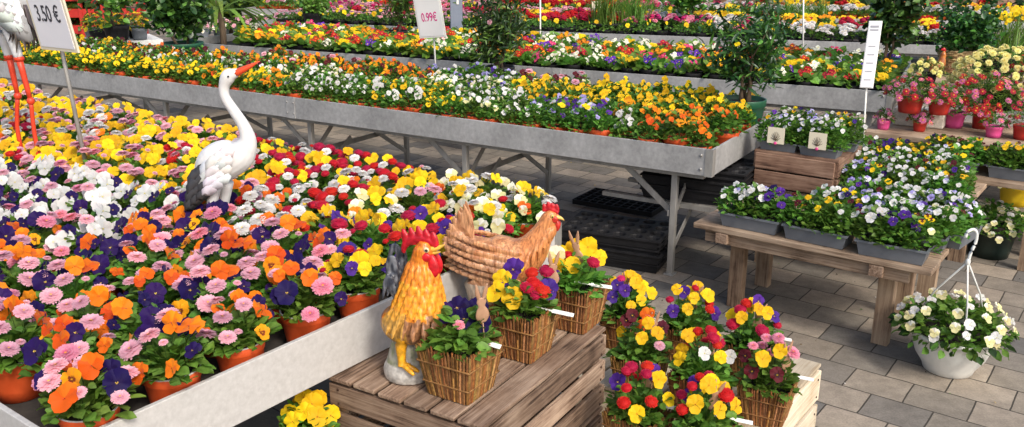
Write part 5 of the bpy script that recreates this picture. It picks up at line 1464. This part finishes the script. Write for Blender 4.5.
# ------------------------------------------------------------------ signs
def text_part(s, size, mat, parent, M, name='lettering'):
    cu = bpy.data.curves.new('txt', 'FONT'); cu.body = s; cu.size = size; cu.align_x = 'CENTER'; cu.align_y = 'CENTER'; cu.extrude = .0006; cu.offset = size*.006
    o = bpy.data.objects.new('tmp', cu); C.objects.link(o); bpy.context.view_layer.update()
    me = bpy.data.meshes.new_from_object(o.evaluated_get(bpy.context.evaluated_depsgraph_get())); bpy.data.objects.remove(o)
    me.materials.clear(); me.materials.append(mat); me.name = name
    k = link(name, me, parent); k.matrix_local = M; return k
def sign(label, base, d, bl, br, tr, stake_top, facemat, framemat, texts, name='price_sign', stake_r=.007, stakemat=M_WHITE, rows_=0):
    """bl, br, tr: pixel corners of the card at camera depth d; texts: (string, size, u, v, mat) in card coordinates"""
    t = thing(name, label, 'sign', base)
    O = Vector(base)
    dot = (br[0]-bl[0])*(tr[0]-br[0])+(br[1]-bl[1])*(tr[1]-br[1])     # a card turned and tipped a little, so that it stays rectangular
    g = math.sqrt(abs(dot))*d/FPX; dx = -g; dy = -g if dot < 0 else g
    a, b, c = Q(*bl, d)-O, Q(*br, d+dx)-O, Q(*tr, d+dx+dy)-O
    x = (b-a); W = x.length; x.normalize(); y = (c-b); y -= x*y.dot(x); Hh = y.length; y.normalize(); z = x.cross(y)
    M = Matrix((x,y,z)).transposed().to_4x4(); M.translation = a
    m = MB(); box(m, (W/2,Hh/2,0), (W,Hh,.008), M); m.obj('frame', framemat, t, False, .0015)
    m = MB(); box(m, (W/2,Hh/2,.0045), (W*.88,Hh-.12*W,.003), M); m.obj('card', facemat, t, False)
    m = MB(); e = Q(*stake_top, d)-O; tube(m, [(0,0,-.12), (e.x,e.y,e.z), tuple(Vector(e)+y*.05)], stake_r, 8); m.obj('stake', stakemat, t)
    for s, size, u, v, mt in texts: text_part(s, size, mt, t, M@Matrix.Translation((W*u, Hh*v, .0068))@Matrix.Diagonal((.86,1.35,1,1)))
    if rows_:
        m = MB()
        for k in range(rows_): box(m, (W*.5, Hh*(.12+.62*k/rows_), .0068), (W*.5, Hh*.012, .0006), M)
        for v, h_ in ((.86,.02),(.91,.03)): box(m, (W*.5, Hh*v, .0068), (W*.62, Hh*h_, .0006), M)
        m.obj('print', M_GREYINK, t, False)
    return t
b_ = P(88,165,.72); d_ = proj(b_)[2]
sign('white price sign reading 3.50 euro on a grey stake at the upper left', b_, d_, (42,49), (79.5,53), (64.5,-10), (62,51), M_SIGN, M_CREAM, [('3.50 €', .060, .50, .60, M_INK)], stakemat=M_STEEL, stake_r=.0075)
b_ = P(436,66,.66); d_ = proj(b_)[2]
sign('white price card reading 0.99 euro in magenta on a thin stake', b_, d_, (420,38.5), (446.5,37), (436.5,-8), (434,38), M_SIGNW, M_WHITE, [('0.99€', .062, .5, .46, M_MAGINK)], rows_=0, stake_r=.006)
b_ = P(862.5,170,.40); d_ = proj(b_)[2]
sign('tall narrow white list on a white stake beside the brown crate', b_, d_, (859.5,88), (873,88.5), (878.5,21), (866.5,88), M_SIGNW, M_WHITE, [], name='list_sign', rows_=5, stake_r=.0055)
for x, y0_, y1_, z, lb in ((540.5,-25,42,.66,'thin white rod standing between the red strip and the primroses'),(804,-20,40,.66,'thin white rod standing behind the white daisies'),(771,18,46,.66,'short white rod left of the white daisies')):
    p = P(x,y1_,z); d_ = proj(p)[2]; e = Q(x-.3,y0_,d_)
    m = MB(); tube(m, [(0,0,-.09), tuple(e-p)], .007, 8); o = m.obj('marker_rod', M_WHITE); o.location = p; tag(o, lb, 'rod')
for x, lb in ((594,'small pale double card on a short stick in front of the grey foliage'),(598.5,'small pale double card immediately right of its twin')):
    p = P(x,18,.7); t = thing('marker_card', lb, 'sign', p)
    m = MB(); box(m, (0,0,.14), (.06,.005,.075)); m.obj('card', M_CREAM, t, False); m = MB(); tube(m, [(0,0,-.05),(0,0,.11)], .005, 6); m.obj('stick', M_WHITE, t)

# ------------------------------------------------------------------ pillar, racks, palm, rear wall
p = P(457,40,.0); 
pl = Q(457,38,8.6)
t = thing('pillar', 'square blue grey steel pillar rising behind the primroses', 'pillar', (pl.x,pl.y,0))
m = MB(); box(m, (0,0,1.6), (.115,.115,3.2)); m.obj('shaft', M_PILLAR, t, False, .006)
m = MB(); box(m, (0,0,.01), (.24,.24,.02)); m.obj('base_plate', M_PILLAR, t, False)
m = MB(); box(m, (.015,-.06,.98), (.022,.012,.14)); m.obj('socket_cover', M_WHITE, t, False, .002)
def rack(label, pa, pb, z, depth, n, mixk, nm='white_rack', back=0):
    a = P(*pa, z); b = P(*pb, z); v = b-a; L_ = v.length; rz = math.atan2(v.y, v.x)
    t = thing(nm, label, 'rack', (a.x,a.y,0), rz)
    m = MB(); box(m, (L_/2,depth/2,z-.03), (L_,depth,.05)); m.obj('shelf_top', M_WHITE, t, False, .003)
    for x in (.05,L_-.05):
        for y in (.05,depth-.05): m = MB(); box(m, (x,y,(z-.055)/2), (.05,.05,z-.056)); m.obj('leg', M_WHITE, t, False)
    m = MB(); box(m, (L_/2,.05,.22), (L_-.1,.03,.05)); m.obj('lower_rail', M_WHITE, t, False)
    return local((a.x,a.y), rz, 0, 0), rz, L_
o_, rz_, L_ = rack('white metal plant rack at the rear left under yellow flowers', (90,43), (163,39), .5, .7, 8, None)
k = 0
for j in range(3):
    for i in range(int(L_/.2)):
        p = local((o_.x,o_.y), rz_, .1+.2*i, .1+.2*j, .5)
        small_pot(f'leafy plant with yellow flowers on the rear white rack, {ORD[j]} row, {nth(i+1)} from the left', p, .085, .11, M_GREYPL if (i+j)%3 else M_BLACKPL, [('p_yellow', 9 if i < 5 else 1)], .12, .17, 'viola', 120, 200+(k%5), .026, 1, soil=False); k += 1
o_, rz_, L_ = rack('long white bench at the rear in front of the palm', (205,44), (330,33), .45, .6, 8, None)
for i in range(int(L_/.24)):
    p = local((o_.x,o_.y), rz_, .12+.24*i, .3, .45)
    small_pot(f'pale flowering plant on the long white bench at the rear, {nth(i+1)} from the left', p, .09, .12, M_DKGREENPL if i%2 else M_GREYPL, [('d_pale',7),('p_white',4)], .13, .14, 'viola', 120, 300+i%4, .024, 1, soil=False)
# palm
pp = P(228,48,0); pb_ = Q(222,44,8.2)
t = thing('palm_plant', 'potted palm with long bright green blades at the rear left', 'plant', (pb_.x,pb_.y,0))
link('pot', pot_mesh(.16,.25,M_TERRA,'pot',24), t)
m = MB(); tube(m, [(0,0,.2),(.02,0,.7),(0,0,1.0)], [.035,.03,.025], 8); m.obj('trunk', M_BARK, t)
m = MB(); r = random.Random(12)
for k in range(26):
    a = r.uniform(0,6.28); L_ = r.uniform(.35,.6); el = r.uniform(.2,1.2); V = []; c = jit(LEAFB, r, .3); ca, sa = cos(a), sin(a)
    for f in (0,.25,.5,.75,1):
        q = L_*f*cos(el)+.12*f*f; z = .85+L_*f*sin(el)-.38*f*f*f; w = .028*math.sin(PI*(f*.9+.06))
        V += [(q*ca-w*sa, q*sa+w*ca, z+.006), (q*ca, q*sa, z), (q*ca+w*sa, q*sa-w*ca, z+.006)]
    m.add(V, grid(5,3), c)
m.obj('fronds', M_LEAF, t)
# red boxes behind the racks
for k,(x,y,lb) in enumerate([(84,14,'red plastic crate at the far left behind the yellow flowers'),(103,12,'red plastic crate at the rear in the middle of three'),(124,12,'red plastic crate at the rear, rightmost of three')]):
    q = Q(x,y,10.6); t = thing('plastic_crate', lb, 'crate', (q.x,q.y,0), .1*k)
    m = MB()
    for zz in range(6): box(m, (0,0,.1+.19*zz), (.42,.32,.10))
    for sx in (-.2,.2):
        for sy in (-.15,.15): box(m, (sx,sy,.58), (.04,.04,1.12))
    m.obj('lattice', M_REDPL, t, False)
# rear wall of the sales yard
t = thing('rear_fence', 'dark timber screen closing the yard behind all the plants', 'fence', (-14,17.5,0))
m = MB()
for k in range(150): box(m, (.1+k*.2,0,1.1), (.185,.03,2.2), col=(rnd.random(),rnd.random(),rnd.random()))
m.obj('boards', M_WOODDARK, t, False)

m = MB(); r = random.Random(99)
for k in range(420):
    x, y = r.uniform(-1.6,3.0), r.uniform(1.9,6.2)
    c = r.choice([(.05,.035,.025)]*7+[YELLOW,(.75,.72,.68),(.1,.2,.04),(.55,.1,.15),(.16,.10,.05)]); s_ = r.uniform(.002,.007); a = r.uniform(0,6.28)
    V = [(x+cos(a)*s_,y+sin(a)*s_,.005),(x-sin(a)*s_*.7,y+cos(a)*s_*.7,.008),(x-cos(a)*s_,y-sin(a)*s_,.005),(x+sin(a)*s_*.7,y-cos(a)*s_*.7,.0045)]
    m.add(V, [(0,1,2,3)], c)
tag(m.obj('fallen_petals', M_LEAF), 'scattered petals and soil crumbs on the paving', 'litter', kind='stuff')
# ------------------------------------------------------------------ light, world, camera
w = bpy.data.worlds.new('World'); bpy.context.scene.world = w; w.use_nodes = True
nt = w.node_tree; bg = nt.nodes['Background']
sky = nt.nodes.new('ShaderNodeTexSky'); sky.sky_type = 'NISHITA'; sky.sun_disc = False
EL = rad(43); sv = Vector((.50,-.86,0)).normalized(); SD = Vector((sv.x*cos(EL), sv.y*cos(EL), sin(EL)))
sky.sun_elevation = EL; sky.sun_rotation = math.atan2(sv.x, sv.y); sky.air_density = 1; sky.dust_density = 4
nt.links.new(sky.outputs[0], bg.inputs['Color']); bg.inputs['Strength'].default_value = .15
l = bpy.data.lights.new('sun', 'SUN'); l.energy = 1.5; l.angle = rad(11); l.color = (1,.95,.88)
lo = bpy.data.objects.new('sun', l); C.objects.link(lo); lo.rotation_euler = SD.to_track_quat('Z','Y').to_euler(); lo.location = SD*20
cam = bpy.data.cameras.new('camera'); cam.sensor_width = 36; cam.lens = 36*FPX/1024; cam.clip_end = 500; cam.clip_start = .05
co = bpy.data.objects.new('camera', cam); C.objects.link(co); co.location = (0,0,CH); co.rotation_euler = (PI/2-PITCH,0,0)
S = bpy.context.scene; S.camera = co
S.view_settings.view_transform = 'Standard'; S.view_settings.look = 'None'; S.view_settings.gamma = 1; S.view_settings.exposure = .60
for o_ in bpy.data.objects:
    if o_.parent is None and o_.get('label') and not 4 <= len(o_['label'].split()) <= 16: print('LONG', len(o_['label'].split()), o_['label'])
print('objects', len(bpy.data.objects))
